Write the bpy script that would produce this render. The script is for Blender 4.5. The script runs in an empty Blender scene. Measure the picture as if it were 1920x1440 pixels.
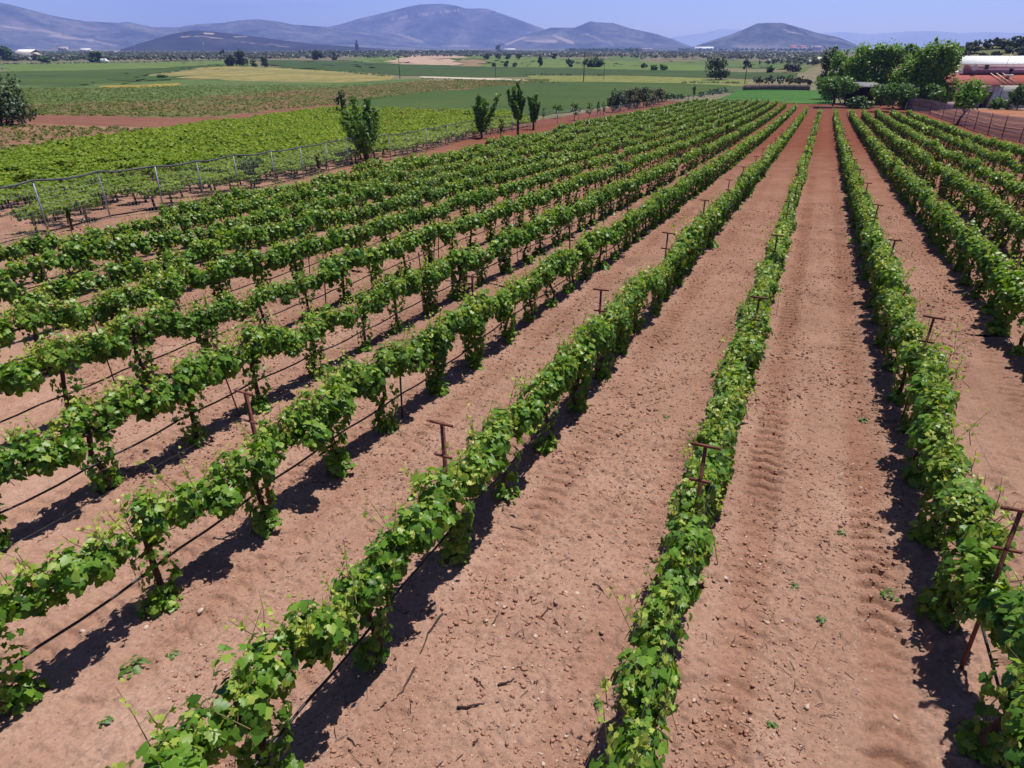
import bpy, math, random
import numpy as np
from mathutils import Matrix, Vector

rng = np.random.default_rng(11)
random.seed(11)
sc = bpy.context.scene
COL = sc.collection

# ------------------------------------------------------------------ camera and terrain
CAMH = 4.7
FPX, HY, PSI = 1250.0, 90.0, 0.4083          # focal length (1920 px frame), horizon row, yaw to the rows
TH = math.atan((720 - HY) / FPX)
vR = np.array([math.cos(PSI), math.sin(PSI), 0.0])
vFh = np.array([-math.sin(PSI), math.cos(PSI), 0.0])
vU = vFh * math.sin(TH) + np.array([0, 0, math.cos(TH)])
vF = vFh * math.cos(TH) - np.array([0, 0, math.sin(TH)])
CAM = np.array([0, 0, CAMH])
SL, CX, QQ = .0592, .0348, .0005 / 4.7
_hd = vFh + vR * ((1925 - 960) / 1419.0)
_hd = _hd / np.linalg.norm(_hd)
HILL = _hd[:2] * 460.0

def gz(X, Y):
    X = np.asarray(X, float); Y = np.asarray(Y, float)
    Ye = np.clip(Y, -30, 278.)
    z = -SL * Ye + QQ * Ye * Ye
    w = np.clip((np.hypot(X, Y) - 60) / 200, 0, 1)
    z = z + CX * 40 * np.tanh(X / 40) * (1 - .7 * w)
    z = z + 14.5 * np.exp(-((X - HILL[0]) ** 2 + (Y - HILL[1]) ** 2) / (2 * 62.0 ** 2))
    return z

_TS = np.geomspace(1.5, 9000, 900)
def at(x, y, h=0.0):
    """point on the terrain (raised by h) that the photo shows at pixel x, y"""
    d = vR * ((x - 960) / FPX) + vU * ((720 - y) / FPX) + vF
    P = CAM[None] + _TS[:, None] * d[None]
    g = P[:, 2] - gz(P[:, 0], P[:, 1]) - h
    if not (g < 0).any():
        return P[-1]
    i = int(np.argmax(g < 0)); a, b = _TS[max(i - 1, 0)], _TS[i]
    for _ in range(40):
        m = .5 * (a + b); p = CAM + m * d
        if p[2] - gz(p[0], p[1]) - h < 0: b = m
        else: a = m
    p = CAM + b * d
    return p

def proj(P):
    v = np.asarray(P, float) - CAM
    z = v @ vF
    zz = np.where(np.abs(z) < 1e-6, 1e-6, z)
    return 960 + FPX * (v @ vR) / zz, 720 - FPX * (v @ vU) / zz, z

def mpp(P):                                   # metres per photo pixel at P
    return float((np.asarray(P) - CAM) @ vF) / FPX

def height_for(P, ytop):
    """height above P that the photo shows at row ytop"""
    v = np.asarray(P, float) - CAM; k = (720 - ytop) / FPX
    return float((k * (v @ vF) - v @ vU) / (math.cos(TH) + k * math.sin(TH)))

# ------------------------------------------------------------------ noise
_perm = np.random.default_rng(5).permutation(256)
_perm = np.concatenate([_perm, _perm])
def vn(x, y, seed=0):
    xi = np.floor(x).astype(np.int64); yi = np.floor(y).astype(np.int64)
    fx = x - xi; fy = y - yi
    fx = fx * fx * (3 - 2 * fx); fy = fy * fy * (3 - 2 * fy)
    def hsh(a, b):
        return _perm[(_perm[(a + seed * 37) & 255] + b) & 255] / 255.0
    return ((hsh(xi, yi) * (1 - fx) + hsh(xi + 1, yi) * fx) * (1 - fy) +
            (hsh(xi, yi + 1) * (1 - fx) + hsh(xi + 1, yi + 1) * fx) * fy)

# ------------------------------------------------------------------ objects
def tag(o, label=None, cat=None, group=None, kind=None):
    if label: o['label'] = label
    if cat: o['category'] = cat
    if group: o['group'] = group
    if kind: o['kind'] = kind
    return o

def empty(name, loc, rz=0.0):
    o = bpy.data.objects.new(name, None)
    o.location = [float(v) for v in loc]; o.rotation_euler = (0, 0, rz)
    o.empty_display_size = .3
    COL.objects.link(o)
    return o

def mesh_data(name, parts, smooth=False):
    """parts: list of (verts, faces(M,k) or list of arrays, material, tint or None)"""
    V = []; L = []; T = []; MI = []; TI = []; mats = []; off = 0
    for v, fs, mat, tint in parts:
        v = np.asarray(v, float).reshape(-1, 3)
        if len(v) == 0: continue
        if not isinstance(fs, list): fs = [fs]
        if mat not in mats: mats.append(mat)
        mi = mats.index(mat)
        for f in fs:
            f = np.asarray(f, np.int64)
            if f.size == 0: continue
            L.append((f + off).ravel()); T.append(np.full(len(f), f.shape[1], np.int64)); MI.append(np.full(len(f), mi))
        V.append(v); TI.append(np.full(len(v), .4) if tint is None else np.broadcast_to(np.asarray(tint, float), (len(v),)))
        off += len(v)
    V = np.concatenate(V); L = np.concatenate(L); T = np.concatenate(T); MI = np.concatenate(MI); TI = np.concatenate(TI)
    me = bpy.data.meshes.new(name)
    me.vertices.add(len(V)); me.vertices.foreach_set('co', V.ravel().astype(np.float32))
    me.loops.add(len(L)); me.loops.foreach_set('vertex_index', L.astype(np.int32))
    me.polygons.add(len(T))
    st = np.concatenate([[0], np.cumsum(T)[:-1]])
    me.polygons.foreach_set('loop_start', st.astype(np.int32))
    me.polygons.foreach_set('material_index', MI.astype(np.int32))
    if smooth: me.polygons.foreach_set('use_smooth', np.ones(len(T), bool))
    for m in mats: me.materials.append(m)
    a = me.attributes.new('tint', 'FLOAT', 'POINT')
    a.data.foreach_set('value', TI.astype(np.float32))
    me.update(calc_edges=True)
    return me

def obj(name, parts, parent=None, loc=None, rz=0.0, smooth=False):
    me = parts if isinstance(parts, bpy.types.Mesh) else mesh_data(name, parts, smooth)
    o = bpy.data.objects.new(name, me)
    if loc is not None: o.location = [float(v) for v in loc]
    o.rotation_euler = (0, 0, rz)
    if parent is not None: o.parent = parent
    COL.objects.link(o)
    return o

# ------------------------------------------------------------------ shapes
BOXF = np.array([[0, 1, 3, 2], [4, 6, 7, 5], [0, 4, 5, 1], [2, 3, 7, 6], [0, 2, 6, 4], [1, 5, 7, 3]])
def box(c, s, M=None):
    v = np.array([[x, y, z] for x in (-.5, .5) for y in (-.5, .5) for z in (-.5, .5)]) * np.asarray(s, float)
    if M is not None: v = v @ np.asarray(M).T
    return v + np.asarray(c, float), BOXF.copy()

def tube(pts, rad, n=6, cap=True):
    pts = np.asarray(pts, float); m = len(pts)
    rad = np.broadcast_to(np.asarray(rad, float), (m,))
    t = np.gradient(pts, axis=0)
    t /= np.linalg.norm(t, axis=1)[:, None] + 1e-9
    ref = np.array([0, 0, 1.]) if abs(t[:, 2]).mean() < .8 else np.array([1., 0, 0])
    a = np.cross(t, ref); a /= np.linalg.norm(a, axis=1)[:, None] + 1e-9
    b = np.cross(t, a)
    an = np.linspace(0, 2 * np.pi, n, endpoint=False)
    v = pts[:, None] + rad[:, None, None] * (np.cos(an)[None, :, None] * a[:, None] + np.sin(an)[None, :, None] * b[:, None])
    v = v.reshape(-1, 3)
    i = np.arange(m - 1)[:, None] * n; j = np.arange(n)[None]; k = (j + 1) % n
    f = np.stack([i + j, i + k, i + n + k, i + n + j], -1).reshape(-1, 4)
    fs = [f]
    if cap: fs.append(np.array([list(range(n - 1, -1, -1)), list(range((m - 1) * n, m * n))]))
    return v, fs

def merge(lst):
    """merge [(v, faces)] into (v, [faces by size])"""
    V = []; F = {}; off = 0
    for v, fs in lst:
        if not isinstance(fs, list): fs = [fs]
        for f in fs:
            if len(f): F.setdefault(f.shape[1], []).append(np.asarray(f) + off)
        V.append(v); off += len(v)
    return np.concatenate(V), [np.concatenate(x) for x in F.values()]

# leaf outlines: x across, y from stalk to tip, z up
_h = [(0, .06), (.20, -.16), (.40, -.10), (.40, .12), (.60, .36), (.36, .44), (.30, .66), (0, 1.0)]
_out = _h + [(-x, y) for x, y in _h[-2:0:-1]]
LEAF_V = np.array([(0, .30, 0)] + [(x, y, -.10 * (x * x * 3 + (y - .3) ** 2)) for x, y in _out])
LEAF_F = np.array([(0, i + 1, (i + 1) % len(_out) + 1) for i in range(len(_out))])
MID_V = np.array([(0, -.05, 0), (0, 1., -.05), (.36, .78, -.12), (.56, .22, -.10), (-.36, .78, -.12), (-.56, .22, -.10)])
MID_F = np.array([(0, 3, 2, 1), (0, 1, 4, 5)])
FAR_V = np.array([(0, -.1, 0), (.55, .35, -.06), (0, 1., 0), (-.55, .35, -.06)])
FAR_F = np.array([(0, 1, 2, 3)])
LODS = {'near': (LEAF_V, LEAF_F), 'mid': (MID_V, MID_F), 'far': (FAR_V, FAR_F)}

def unit(v):
    return v / (np.linalg.norm(v, axis=-1, keepdims=True) + 1e-9)

def leaves(pos, nor, tip, size, tint, lod, r=rng):
    TV, TF = LODS[lod]
    nor = unit(nor); x = unit(np.cross(tip, nor)); y = np.cross(nor, x)
    N = len(pos)
    s = np.broadcast_to(np.asarray(size, float), (N,))[:, None, None]
    cup = r.uniform(.4, 2.6, N)[:, None, None]
    v = pos[:, None] + s * (TV[None, :, 0:1] * x[:, None] + (TV[None, :, 1:2] - .4) * y[:, None] + TV[None, :, 2:3] * cup * nor[:, None])
    f = (np.arange(N) * len(TV))[:, None, None] + TF[None]
    return v.reshape(-1, 3), f.reshape(-1, TF.shape[1]), np.repeat(np.clip(np.broadcast_to(tint, (N,)), 0, 1), len(TV))

def sphere_dirs(n, r=rng):
    v = r.normal(size=(n, 3)); return unit(v)

# ------------------------------------------------------------------ materials
def new_mat(name):
    m = bpy.data.materials.new(name); m.use_nodes = True
    nt = m.node_tree; nt.nodes.clear()
    out = nt.nodes.new('ShaderNodeOutputMaterial')
    return m, nt, out

def N(nt, t, **kw):
    n = nt.nodes.new(t)
    for k, v in kw.items():
        if k in n.inputs: n.inputs[k].default_value = v
        else: setattr(n, k, v)
    return n

def ramp(nt, stops):
    r = nt.nodes.new('ShaderNodeValToRGB')
    e = r.color_ramp.elements
    while len(e) < len(stops): e.new(.5)
    for i, (p, c) in enumerate(stops):
        e[i].position = p; e[i].color = (*c, 1)
    return r

def coords(nt, scale=(1, 1, 1)):
    tc = nt.nodes.new('ShaderNodeTexCoord'); mp = nt.nodes.new('ShaderNodeMapping')
    mp.inputs['Scale'].default_value = scale
    nt.links.new(tc.outputs['Object'], mp.inputs['Vector'])
    return mp.outputs['Vector']

def plain(name, c1, c2=None, rough=.8, scale=8.0, spec=.3, metal=0.0, bump=0.0, stretch=(1, 1, 1)):
    c2 = c2 or tuple(.75 * v for v in c1)
    m, nt, out = new_mat(name); lk = nt.links.new
    v = coords(nt, stretch)
    n = N(nt, 'ShaderNodeTexNoise', Scale=scale, Detail=6.0, Roughness=.6); lk(v, n.inputs['Vector'])
    r = ramp(nt, [(.35, c2), (.65, c1)]); lk(n.outputs['Fac'], r.inputs['Fac'])
    b = N(nt, 'ShaderNodeBsdfPrincipled', Roughness=rough, Metallic=metal)
    b.inputs['Specular IOR Level'].default_value = spec
    lk(r.outputs['Color'], b.inputs['Base Color'])
    if bump:
        bp = N(nt, 'ShaderNodeBump', Strength=bump, Distance=.02); lk(n.outputs['Fac'], bp.inputs['Height']); lk(bp.outputs['Normal'], b.inputs['Normal'])
    lk(b.outputs['BSDF'], out.inputs['Surface'])
    return m

def leaf_mat(name, dark, mid, light, trans=.32, gloss=.35, rough=.45):
    m, nt, out = new_mat(name); lk = nt.links.new
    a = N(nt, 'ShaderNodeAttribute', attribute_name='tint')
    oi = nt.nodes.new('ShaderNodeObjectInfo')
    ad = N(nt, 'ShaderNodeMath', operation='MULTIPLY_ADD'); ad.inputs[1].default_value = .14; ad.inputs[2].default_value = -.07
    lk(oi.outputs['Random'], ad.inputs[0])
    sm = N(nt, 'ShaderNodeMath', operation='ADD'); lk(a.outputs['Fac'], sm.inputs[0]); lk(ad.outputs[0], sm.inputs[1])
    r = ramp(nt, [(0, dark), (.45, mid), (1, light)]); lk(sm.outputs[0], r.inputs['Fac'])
    b = N(nt, 'ShaderNodeBsdfPrincipled', Roughness=rough); b.inputs['Specular IOR Level'].default_value = gloss
    lk(r.outputs['Color'], b.inputs['Base Color'])
    hs = N(nt, 'ShaderNodeHueSaturation', Hue=.485, Saturation=1.1, Value=1.25); lk(r.outputs['Color'], hs.inputs['Color'])
    t = nt.nodes.new('ShaderNodeBsdfTranslucent'); lk(hs.outputs['Color'], t.inputs['Color'])
    mx = N(nt, 'ShaderNodeMixShader'); mx.inputs['Fac'].default_value = trans
    lk(b.outputs['BSDF'], mx.inputs[1]); lk(t.outputs['BSDF'], mx.inputs[2]); lk(mx.outputs['Shader'], out.inputs['Surface'])
    return m

def field_mat(name, cols, scale=.05, fine=1.5, stripes=None, bump=.4, mott=.5):
    """cols: list of albedos blended by large noise, mottled by fine noise; stripes=(angle, period, colour, amount)"""
    m, nt, out = new_mat(name); lk = nt.links.new
    v = coords(nt)
    n1 = N(nt, 'ShaderNodeTexNoise', Scale=scale, Detail=5.0, Roughness=.55, Distortion=.6); lk(v, n1.inputs['Vector'])
    k = len(cols)
    r = ramp(nt, [(.3 + .4 * i / max(k - 1, 1), c) for i, c in enumerate(cols)]); lk(n1.outputs['Fac'], r.inputs['Fac'])
    n2 = N(nt, 'ShaderNodeTexNoise', Scale=fine, Detail=6.0, Roughness=.7); lk(v, n2.inputs['Vector'])
    mr = N(nt, 'ShaderNodeMapRange'); mr.inputs['From Min'].default_value = .3; mr.inputs['From Max'].default_value = .7
    mr.inputs['To Min'].default_value = 1 - mott; mr.inputs['To Max'].default_value = 1 + mott; lk(n2.outputs['Fac'], mr.inputs['Value'])
    mu = N(nt, 'ShaderNodeVectorMath', operation='MULTIPLY')
    lk(r.outputs['Color'], mu.inputs[0]); lk(mr.outputs[0], mu.inputs[1])
    # long faint streaks left by drilling and tramlines
    mp3 = nt.nodes.new('ShaderNodeMapping'); mp3.inputs['Rotation'].default_value = (0, 0, .5); mp3.inputs['Scale'].default_value = (.02, .55, 1); lk(v, mp3.inputs['Vector'])
    n5 = N(nt, 'ShaderNodeTexNoise', Scale=1.0, Detail=4.0, Roughness=.6); lk(mp3.outputs[0], n5.inputs['Vector'])
    mr5 = N(nt, 'ShaderNodeMapRange'); mr5.inputs['From Min'].default_value = .3; mr5.inputs['From Max'].default_value = .7
    mr5.inputs['To Min'].default_value = .78; mr5.inputs['To Max'].default_value = 1.22; lk(n5.outputs['Fac'], mr5.inputs['Value'])
    mu5 = N(nt, 'ShaderNodeVectorMath', operation='MULTIPLY'); lk(mu.outputs[0], mu5.inputs[0]); lk(mr5.outputs[0], mu5.inputs[1])
    col = mu5.outputs[0]
    if stripes:
        ang, per, c, amt = stripes
        mp = nt.nodes.new('ShaderNodeMapping'); mp.inputs['Rotation'].default_value = (0, 0, ang); lk(v, mp.inputs['Vector'])
        w = N(nt, 'ShaderNodeTexWave', Scale=1 / per * .314, Distortion=.7, Detail=2.0); w.inputs['Detail Scale'].default_value = .4
        lk(mp.outputs[0], w.inputs['Vector'])
        mm = N(nt, 'ShaderNodeMath', operation='MULTIPLY'); mm.inputs[1].default_value = amt; lk(w.outputs['Fac'], mm.inputs[0])
        mx = N(nt, 'ShaderNodeMix', data_type='RGBA'); lk(mm.outputs[0], mx.inputs[0]); lk(col, mx.inputs[6]); mx.inputs[7].default_value = (*c, 1)
        col = mx.outputs[2]
    b = N(nt, 'ShaderNodeBsdfPrincipled', Roughness=.95); b.inputs['Specular IOR Level'].default_value = .1
    lk(col, b.inputs['Base Color'])
    if bump:
        bp = N(nt, 'ShaderNodeBump', Strength=bump, Distance=.3); lk(n2.outputs['Fac'], bp.inputs['Height']); lk(bp.outputs['Normal'], b.inputs['Normal'])
    lk(b.outputs['BSDF'], out.inputs['Surface'])
    return m

def soil_mat():
    m, nt, out = new_mat('soil'); lk = nt.links.new
    v = coords(nt)
    sep = nt.nodes.new('ShaderNodeSeparateXYZ'); lk(v, sep.inputs[0])
    n1 = N(nt, 'ShaderNodeTexNoise', Scale=.7, Detail=7.0, Roughness=.62); lk(v, n1.inputs['Vector'])
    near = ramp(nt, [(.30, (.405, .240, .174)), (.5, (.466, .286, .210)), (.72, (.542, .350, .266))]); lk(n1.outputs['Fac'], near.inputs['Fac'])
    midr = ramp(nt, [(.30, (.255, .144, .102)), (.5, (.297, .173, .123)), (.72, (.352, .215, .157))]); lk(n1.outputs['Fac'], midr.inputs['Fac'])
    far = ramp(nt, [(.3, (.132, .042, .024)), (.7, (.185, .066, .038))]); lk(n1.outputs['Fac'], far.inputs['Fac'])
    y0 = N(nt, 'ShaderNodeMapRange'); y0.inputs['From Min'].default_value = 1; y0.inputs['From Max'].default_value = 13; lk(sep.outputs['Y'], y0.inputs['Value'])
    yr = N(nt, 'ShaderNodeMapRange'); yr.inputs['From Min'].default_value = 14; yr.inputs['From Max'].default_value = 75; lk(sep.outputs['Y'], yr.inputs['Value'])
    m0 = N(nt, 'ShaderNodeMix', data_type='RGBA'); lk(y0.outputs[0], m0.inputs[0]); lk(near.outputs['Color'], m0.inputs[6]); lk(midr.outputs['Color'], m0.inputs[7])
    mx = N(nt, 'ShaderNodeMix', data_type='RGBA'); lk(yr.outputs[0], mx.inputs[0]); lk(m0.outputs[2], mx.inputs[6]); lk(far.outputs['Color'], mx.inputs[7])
    at_ = N(nt, 'ShaderNodeAttribute', attribute_name='tint')
    tm = N(nt, 'ShaderNodeMapRange'); tm.inputs['From Min'].default_value = .4; tm.inputs['From Max'].default_value = 1.0; tm.inputs['To Max'].default_value = .8
    lk(at_.outputs['Fac'], tm.inputs['Value'])
    hs_ = N(nt, 'ShaderNodeMix', data_type='RGBA', blend_type='MULTIPLY'); lk(tm.outputs[0], hs_.inputs[0]); lk(mx.outputs[2], hs_.inputs[6]); hs_.inputs[7].default_value = (.80, .68, .62, 1)
    mx = hs_
    # small crumb mottling
    n2 = N(nt, 'ShaderNodeTexNoise', Scale=26.0, Detail=5.0, Roughness=.7); lk(v, n2.inputs['Vector'])
    mr = N(nt, 'ShaderNodeMapRange'); mr.inputs['From Min'].default_value = .3; mr.inputs['From Max'].default_value = .7
    mr.inputs['To Min'].default_value = .80; mr.inputs['To Max'].default_value = 1.24; lk(n2.outputs['Fac'], mr.inputs['Value'])
    mu = N(nt, 'ShaderNodeVectorMath', operation='MULTIPLY'); lk(mx.outputs[2], mu.inputs[0]); lk(mr.outputs[0], mu.inputs[1])
    # pale grit
    vo = N(nt, 'ShaderNodeTexVoronoi', Scale=17.0, Randomness=1.0); lk(v, vo.inputs['Vector'])
    cr = N(nt, 'ShaderNodeSeparateColor'); lk(vo.outputs['Color'], cr.inputs[0])
    c1 = N(nt, 'ShaderNodeMath', operation='LESS_THAN'); c1.inputs[1].default_value = .17; lk(vo.outputs['Distance'], c1.inputs[0])
    c2 = N(nt, 'ShaderNodeMath', operation='GREATER_THAN'); c2.inputs[1].default_value = .86; lk(cr.outputs[0], c2.inputs[0])
    cm = N(nt, 'ShaderNodeMath', operation='MULTIPLY'); lk(c1.outputs[0], cm.inputs[0]); lk(c2.outputs[0], cm.inputs[1])
    cf = N(nt, 'ShaderNodeMath', operation='MULTIPLY'); cf.inputs[1].default_value = .75; lk(cm.outputs[0], cf.inputs[0])
    mg = N(nt, 'ShaderNodeMix', data_type='RGBA'); lk(cf.outputs[0], mg.inputs[0]); lk(mu.outputs[0], mg.inputs[6]); mg.inputs[7].default_value = (.56, .44, .36, 1)
    # dark specks painted into the colour for the shadowed pits between clods
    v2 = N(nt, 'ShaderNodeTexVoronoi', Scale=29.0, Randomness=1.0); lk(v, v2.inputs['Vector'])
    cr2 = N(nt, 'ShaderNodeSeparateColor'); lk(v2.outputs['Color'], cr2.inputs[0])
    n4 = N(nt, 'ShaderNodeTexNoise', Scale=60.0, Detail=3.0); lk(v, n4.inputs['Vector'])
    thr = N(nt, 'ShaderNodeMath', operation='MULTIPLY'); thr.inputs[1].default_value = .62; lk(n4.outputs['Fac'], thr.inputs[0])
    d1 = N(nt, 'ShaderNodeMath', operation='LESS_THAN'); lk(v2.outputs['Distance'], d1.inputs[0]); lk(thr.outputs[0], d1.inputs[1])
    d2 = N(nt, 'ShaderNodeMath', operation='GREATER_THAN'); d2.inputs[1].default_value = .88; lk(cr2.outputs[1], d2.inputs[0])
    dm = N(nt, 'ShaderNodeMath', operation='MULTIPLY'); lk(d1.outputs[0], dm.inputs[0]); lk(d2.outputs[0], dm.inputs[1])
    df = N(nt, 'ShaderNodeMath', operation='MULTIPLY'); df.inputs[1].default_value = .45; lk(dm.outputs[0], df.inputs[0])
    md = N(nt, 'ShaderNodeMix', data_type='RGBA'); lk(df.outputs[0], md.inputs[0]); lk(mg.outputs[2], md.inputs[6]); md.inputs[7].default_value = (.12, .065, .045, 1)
    b = N(nt, 'ShaderNodeBsdfPrincipled', Roughness=.95); b.inputs['Specular IOR Level'].default_value = .08
    lk(md.outputs[2], b.inputs['Base Color'])
    n3 = N(nt, 'ShaderNodeTexNoise', Scale=14.0, Detail=9.0, Roughness=.80); lk(v, n3.inputs['Vector'])
    bp = N(nt, 'ShaderNodeBump', Strength=.9, Distance=.05); lk(n3.outputs['Fac'], bp.inputs['Height']); lk(bp.outputs['Normal'], b.inputs['Normal'])
    lk(b.outputs['BSDF'], out.inputs['Surface'])
    return m

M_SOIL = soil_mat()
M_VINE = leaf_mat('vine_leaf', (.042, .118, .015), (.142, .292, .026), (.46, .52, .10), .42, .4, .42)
M_VFAR = leaf_mat('vine_leaf_far', (.044, .118, .015), (.142, .268, .025), (.36, .44, .08), .40)
M_BUSH = leaf_mat('bush_vine_leaf', (.058, .124, .014), (.140, .236, .020), (.27, .35, .05), .33, .15, .65)
M_BARK = plain('vine_bark', (.085, .06, .045), (.04, .028, .022), .95, 30, .1, bump=.6, stretch=(1, 1, .25))
M_SHOOT = plain('green_shoot', (.22, .20, .06), (.17, .12, .05), .6)
M_RUST = plain('rusted_iron', (.20, .062, .038), (.085, .030, .022), .75, 22, .35, bump=.3)
M_RUSTD = plain('dark_stake', (.11, .05, .035), (.05, .03, .025), .85, 20, .2)
M_HOSE = plain('black_hose', (.022, .021, .022), (.012, .012, .012), .5, 8, .4)
M_WIRE = plain('wire', (.20, .18, .17), (.12, .10, .09), .5, 8, .5, .6)
M_GALV = plain('galvanised', (.40, .41, .43), (.28, .29, .31), .5, 14, .5, .5)
M_TRUNK = plain('tree_bark', (.10, .07, .05), (.05, .035, .026), .95, 12, .1, bump=.5, stretch=(1, 1, .2))
M_PALEBARK = plain('pale_bark', (.30, .24, .19), (.18, .14, .11), .9, 12, .1)

# ------------------------------------------------------------------ ground sheet
def grid_faces(n, m):
    i, j = np.meshgrid(np.arange(n - 1), np.arange(m - 1), indexing='ij')
    a = i * m + j
    return np.stack([a, a + m, a + m + 1, a + 1], -1)

LOWX, LOWY = (-44., 24.), (-9., 196.)
def ground_drop(X, Y):
    ins = np.minimum(np.minimum(X - LOWX[0], LOWX[1] - X), np.minimum(Y - LOWY[0], LOWY[1] - Y))
    return np.clip(ins / 1.5, 0, 1) * .3

def build_ground():
    rr = np.concatenate([[0.5], np.geomspace(3, 26000, 150)])
    aa = np.linspace(0, 2 * np.pi, 361)[:-1]
    Rg, Ag = np.meshgrid(rr, aa, indexing='ij')
    X = Rg * np.cos(Ag); Y = Rg * np.sin(Ag)
    Z = gz(X, Y) - ground_drop(X, Y) - .03
    n, m = Rg.shape
    i, j = np.meshgrid(np.arange(n - 1), np.arange(m), indexing='ij')
    k = (j + 1) % m
    f = np.stack([i * m + j, (i + 1) * m + j, (i + 1) * m + k, i * m + k], -1).reshape(-1, 4)
    mat = field_mat('plain_ground', [(.10, .11, .05), (.14, .14, .065), (.17, .14, .085), (.09, .12, .05)], .008, .25, bump=.3, mott=.35)
    o = obj('ground', [(np.stack([X, Y, Z], -1).reshape(-1, 3), f, mat, None)], smooth=True)
    tag(o, 'wide flat plain of fields reaching to the mountains', None, None, 'structure')
build_ground()

# ------------------------------------------------------------------ vineyard layout
ROWX = {0: -.45, 1: 2.0, 2: 4.4, 3: 6.35, 4: 8.4, 5: 10.6, 6: 12.9,
        -1: -2.85, -2: -5.3, -3: -7.72, -4: -10.2, -5: -12.5, -6: -14.9, -7: -17.3, -8: -19.7,
        -9: -22.1, -10: -24.5, -11: -26.9, -12: -29.3}
ROWEND = {0: 141, 1: 139, 2: 138, 3: 137, 4: 136, 5: 136, 6: 135, -1: 149, -2: 162, -3: 173, -4: 180}
ROWSTART = {-9: 19, -10: 34, -11: 58, -12: 84}
PHASE = {-1: 4.9, -2: 3.25, -3: 4.47, 0: 4.2, 1: 4.55}
LANES = []
_ks = sorted(ROWX)
for a, b in zip(_ks[:-1], _ks[1:]): LANES.append(.5 * (ROWX[a] + ROWX[b]))

def soil_h(X, Y, fine, want_mask=False):
    h = .012 * (vn(X * 7.5, Y * .35, 17) - .5) + .030 * (vn(X * .55, Y * .55, 1) - .5) + .022 * (vn(X * 1.7, Y * 1.7, 2) - .5)
    rut = np.zeros_like(X); lug = np.zeros_like(X)
    for li, xc in enumerate(LANES):
        amt = 1.0 if abs(xc - .78) < .2 else .6
        for sgn in (-1, 1):
            d = (X - (xc + sgn * (.62 if amt == 1.0 else .70) + .05 * (vn(Y * .12, Y * 0 + li, 9) - .5))) / .21
            w = np.exp(-d ** 4)
            rut += amt * w
            if fine: lug += amt * w * (np.sin((Y + .10 * np.abs(d) + .05 * vn(X * 3, Y * 2, 16)) * 2 * np.pi / .235) * .5 + .5) ** 3 * np.clip(1.5 * vn(X * 1.3, Y * .8, 14) + .6 * vn(X * 6, Y * 6, 15) - .22, 0, 1.1)
    if want_mask:
        st = vn(X * 5.0, Y * .22, 18) * .6 + vn(X * 11, Y * .5, 19) * .4
        return np.clip(.75 * rut * (.5 + .8 * vn(X * 2.2, Y * .6, 20)) + .9 * np.clip(st - .52, 0, 1), 0, 1)
    for k, xr in ROWX.items():
        h += .035 * np.exp(-((X - xr) / .38) ** 2)
    smooth = 1 - .55 * np.clip(rut, 0, 1)
    h -= .022 * rut
    h -= .074 * lug
    if fine >= 1:
        c = vn(X * 7, Y * 7, 3) * .5 + vn(X * 13, Y * 13, 4) * .5
        h += smooth * .105 * np.clip(c - .52, 0, 1) * (.4 + 1.3 * vn(X * .9, Y * .9, 12))
        h += smooth * .012 * (vn(X * 4.5, Y * 4.5, 5) - .5)
    if fine >= 2:
        c2 = vn(X * 24, Y * 24, 6)
        h += smooth * .070 * np.clip(c2 - .56, 0, 1) * (.3 + 1.4 * vn(X * 1.3, Y * 1.3, 13))
        h += .010 * (vn(X * 34, Y * 34, 7) - .5)
    return h

def zsoil(X, Y):
    return gz(X, Y) + soil_h(np.asarray(X, float), np.asarray(Y, float), 1)

FINE = [(-6.2, 4.4, 0., 9., .020), (-13., -6.2, 2., 9., .035), (-13., 4.4, 9., 16., .035), (-5.2, 3.4, 16., 34., .045)]
MEDR = (-30., 16., -6., 48.)
def soil_sheet(x0, x1, y0, y1, cell, fine, holes=()):
    nx = int(round((x1 - x0) / cell)) + 1; ny = int(round((y1 - y0) / cell)) + 1
    X, Y = np.meshgrid(np.linspace(x0, x1, nx), np.linspace(y0, y1, ny), indexing='ij')
    Z = gz(X, Y) + soil_h(X, Y, fine)
    f = grid_faces(nx, ny).reshape(-1, 4)
    v = np.stack([X, Y, Z], -1).reshape(-1, 3)
    cen = v[f].mean(1)
    keep = np.ones(len(f), bool)
    for hx0, hx1, hy0, hy1 in holes:
        keep &= ~((cen[:, 0] > hx0) & (cen[:, 0] < hx1) & (cen[:, 1] > hy0) & (cen[:, 1] < hy1))
    return v, f[keep], .4 + .6 * soil_h(X, Y, 0, True).ravel()
parts = []
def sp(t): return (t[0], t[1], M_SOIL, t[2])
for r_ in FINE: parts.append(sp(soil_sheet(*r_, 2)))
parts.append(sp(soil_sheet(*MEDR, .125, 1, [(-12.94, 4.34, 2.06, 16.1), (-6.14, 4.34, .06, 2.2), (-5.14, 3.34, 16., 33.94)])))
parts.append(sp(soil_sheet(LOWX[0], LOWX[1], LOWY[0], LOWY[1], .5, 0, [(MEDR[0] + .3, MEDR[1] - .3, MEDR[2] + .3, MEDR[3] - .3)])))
tag(obj('vineyard_soil', parts, smooth=True), 'bare reddish brown tilled soil with tyre tracks between the vine rows', None, None, 'structure')

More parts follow.
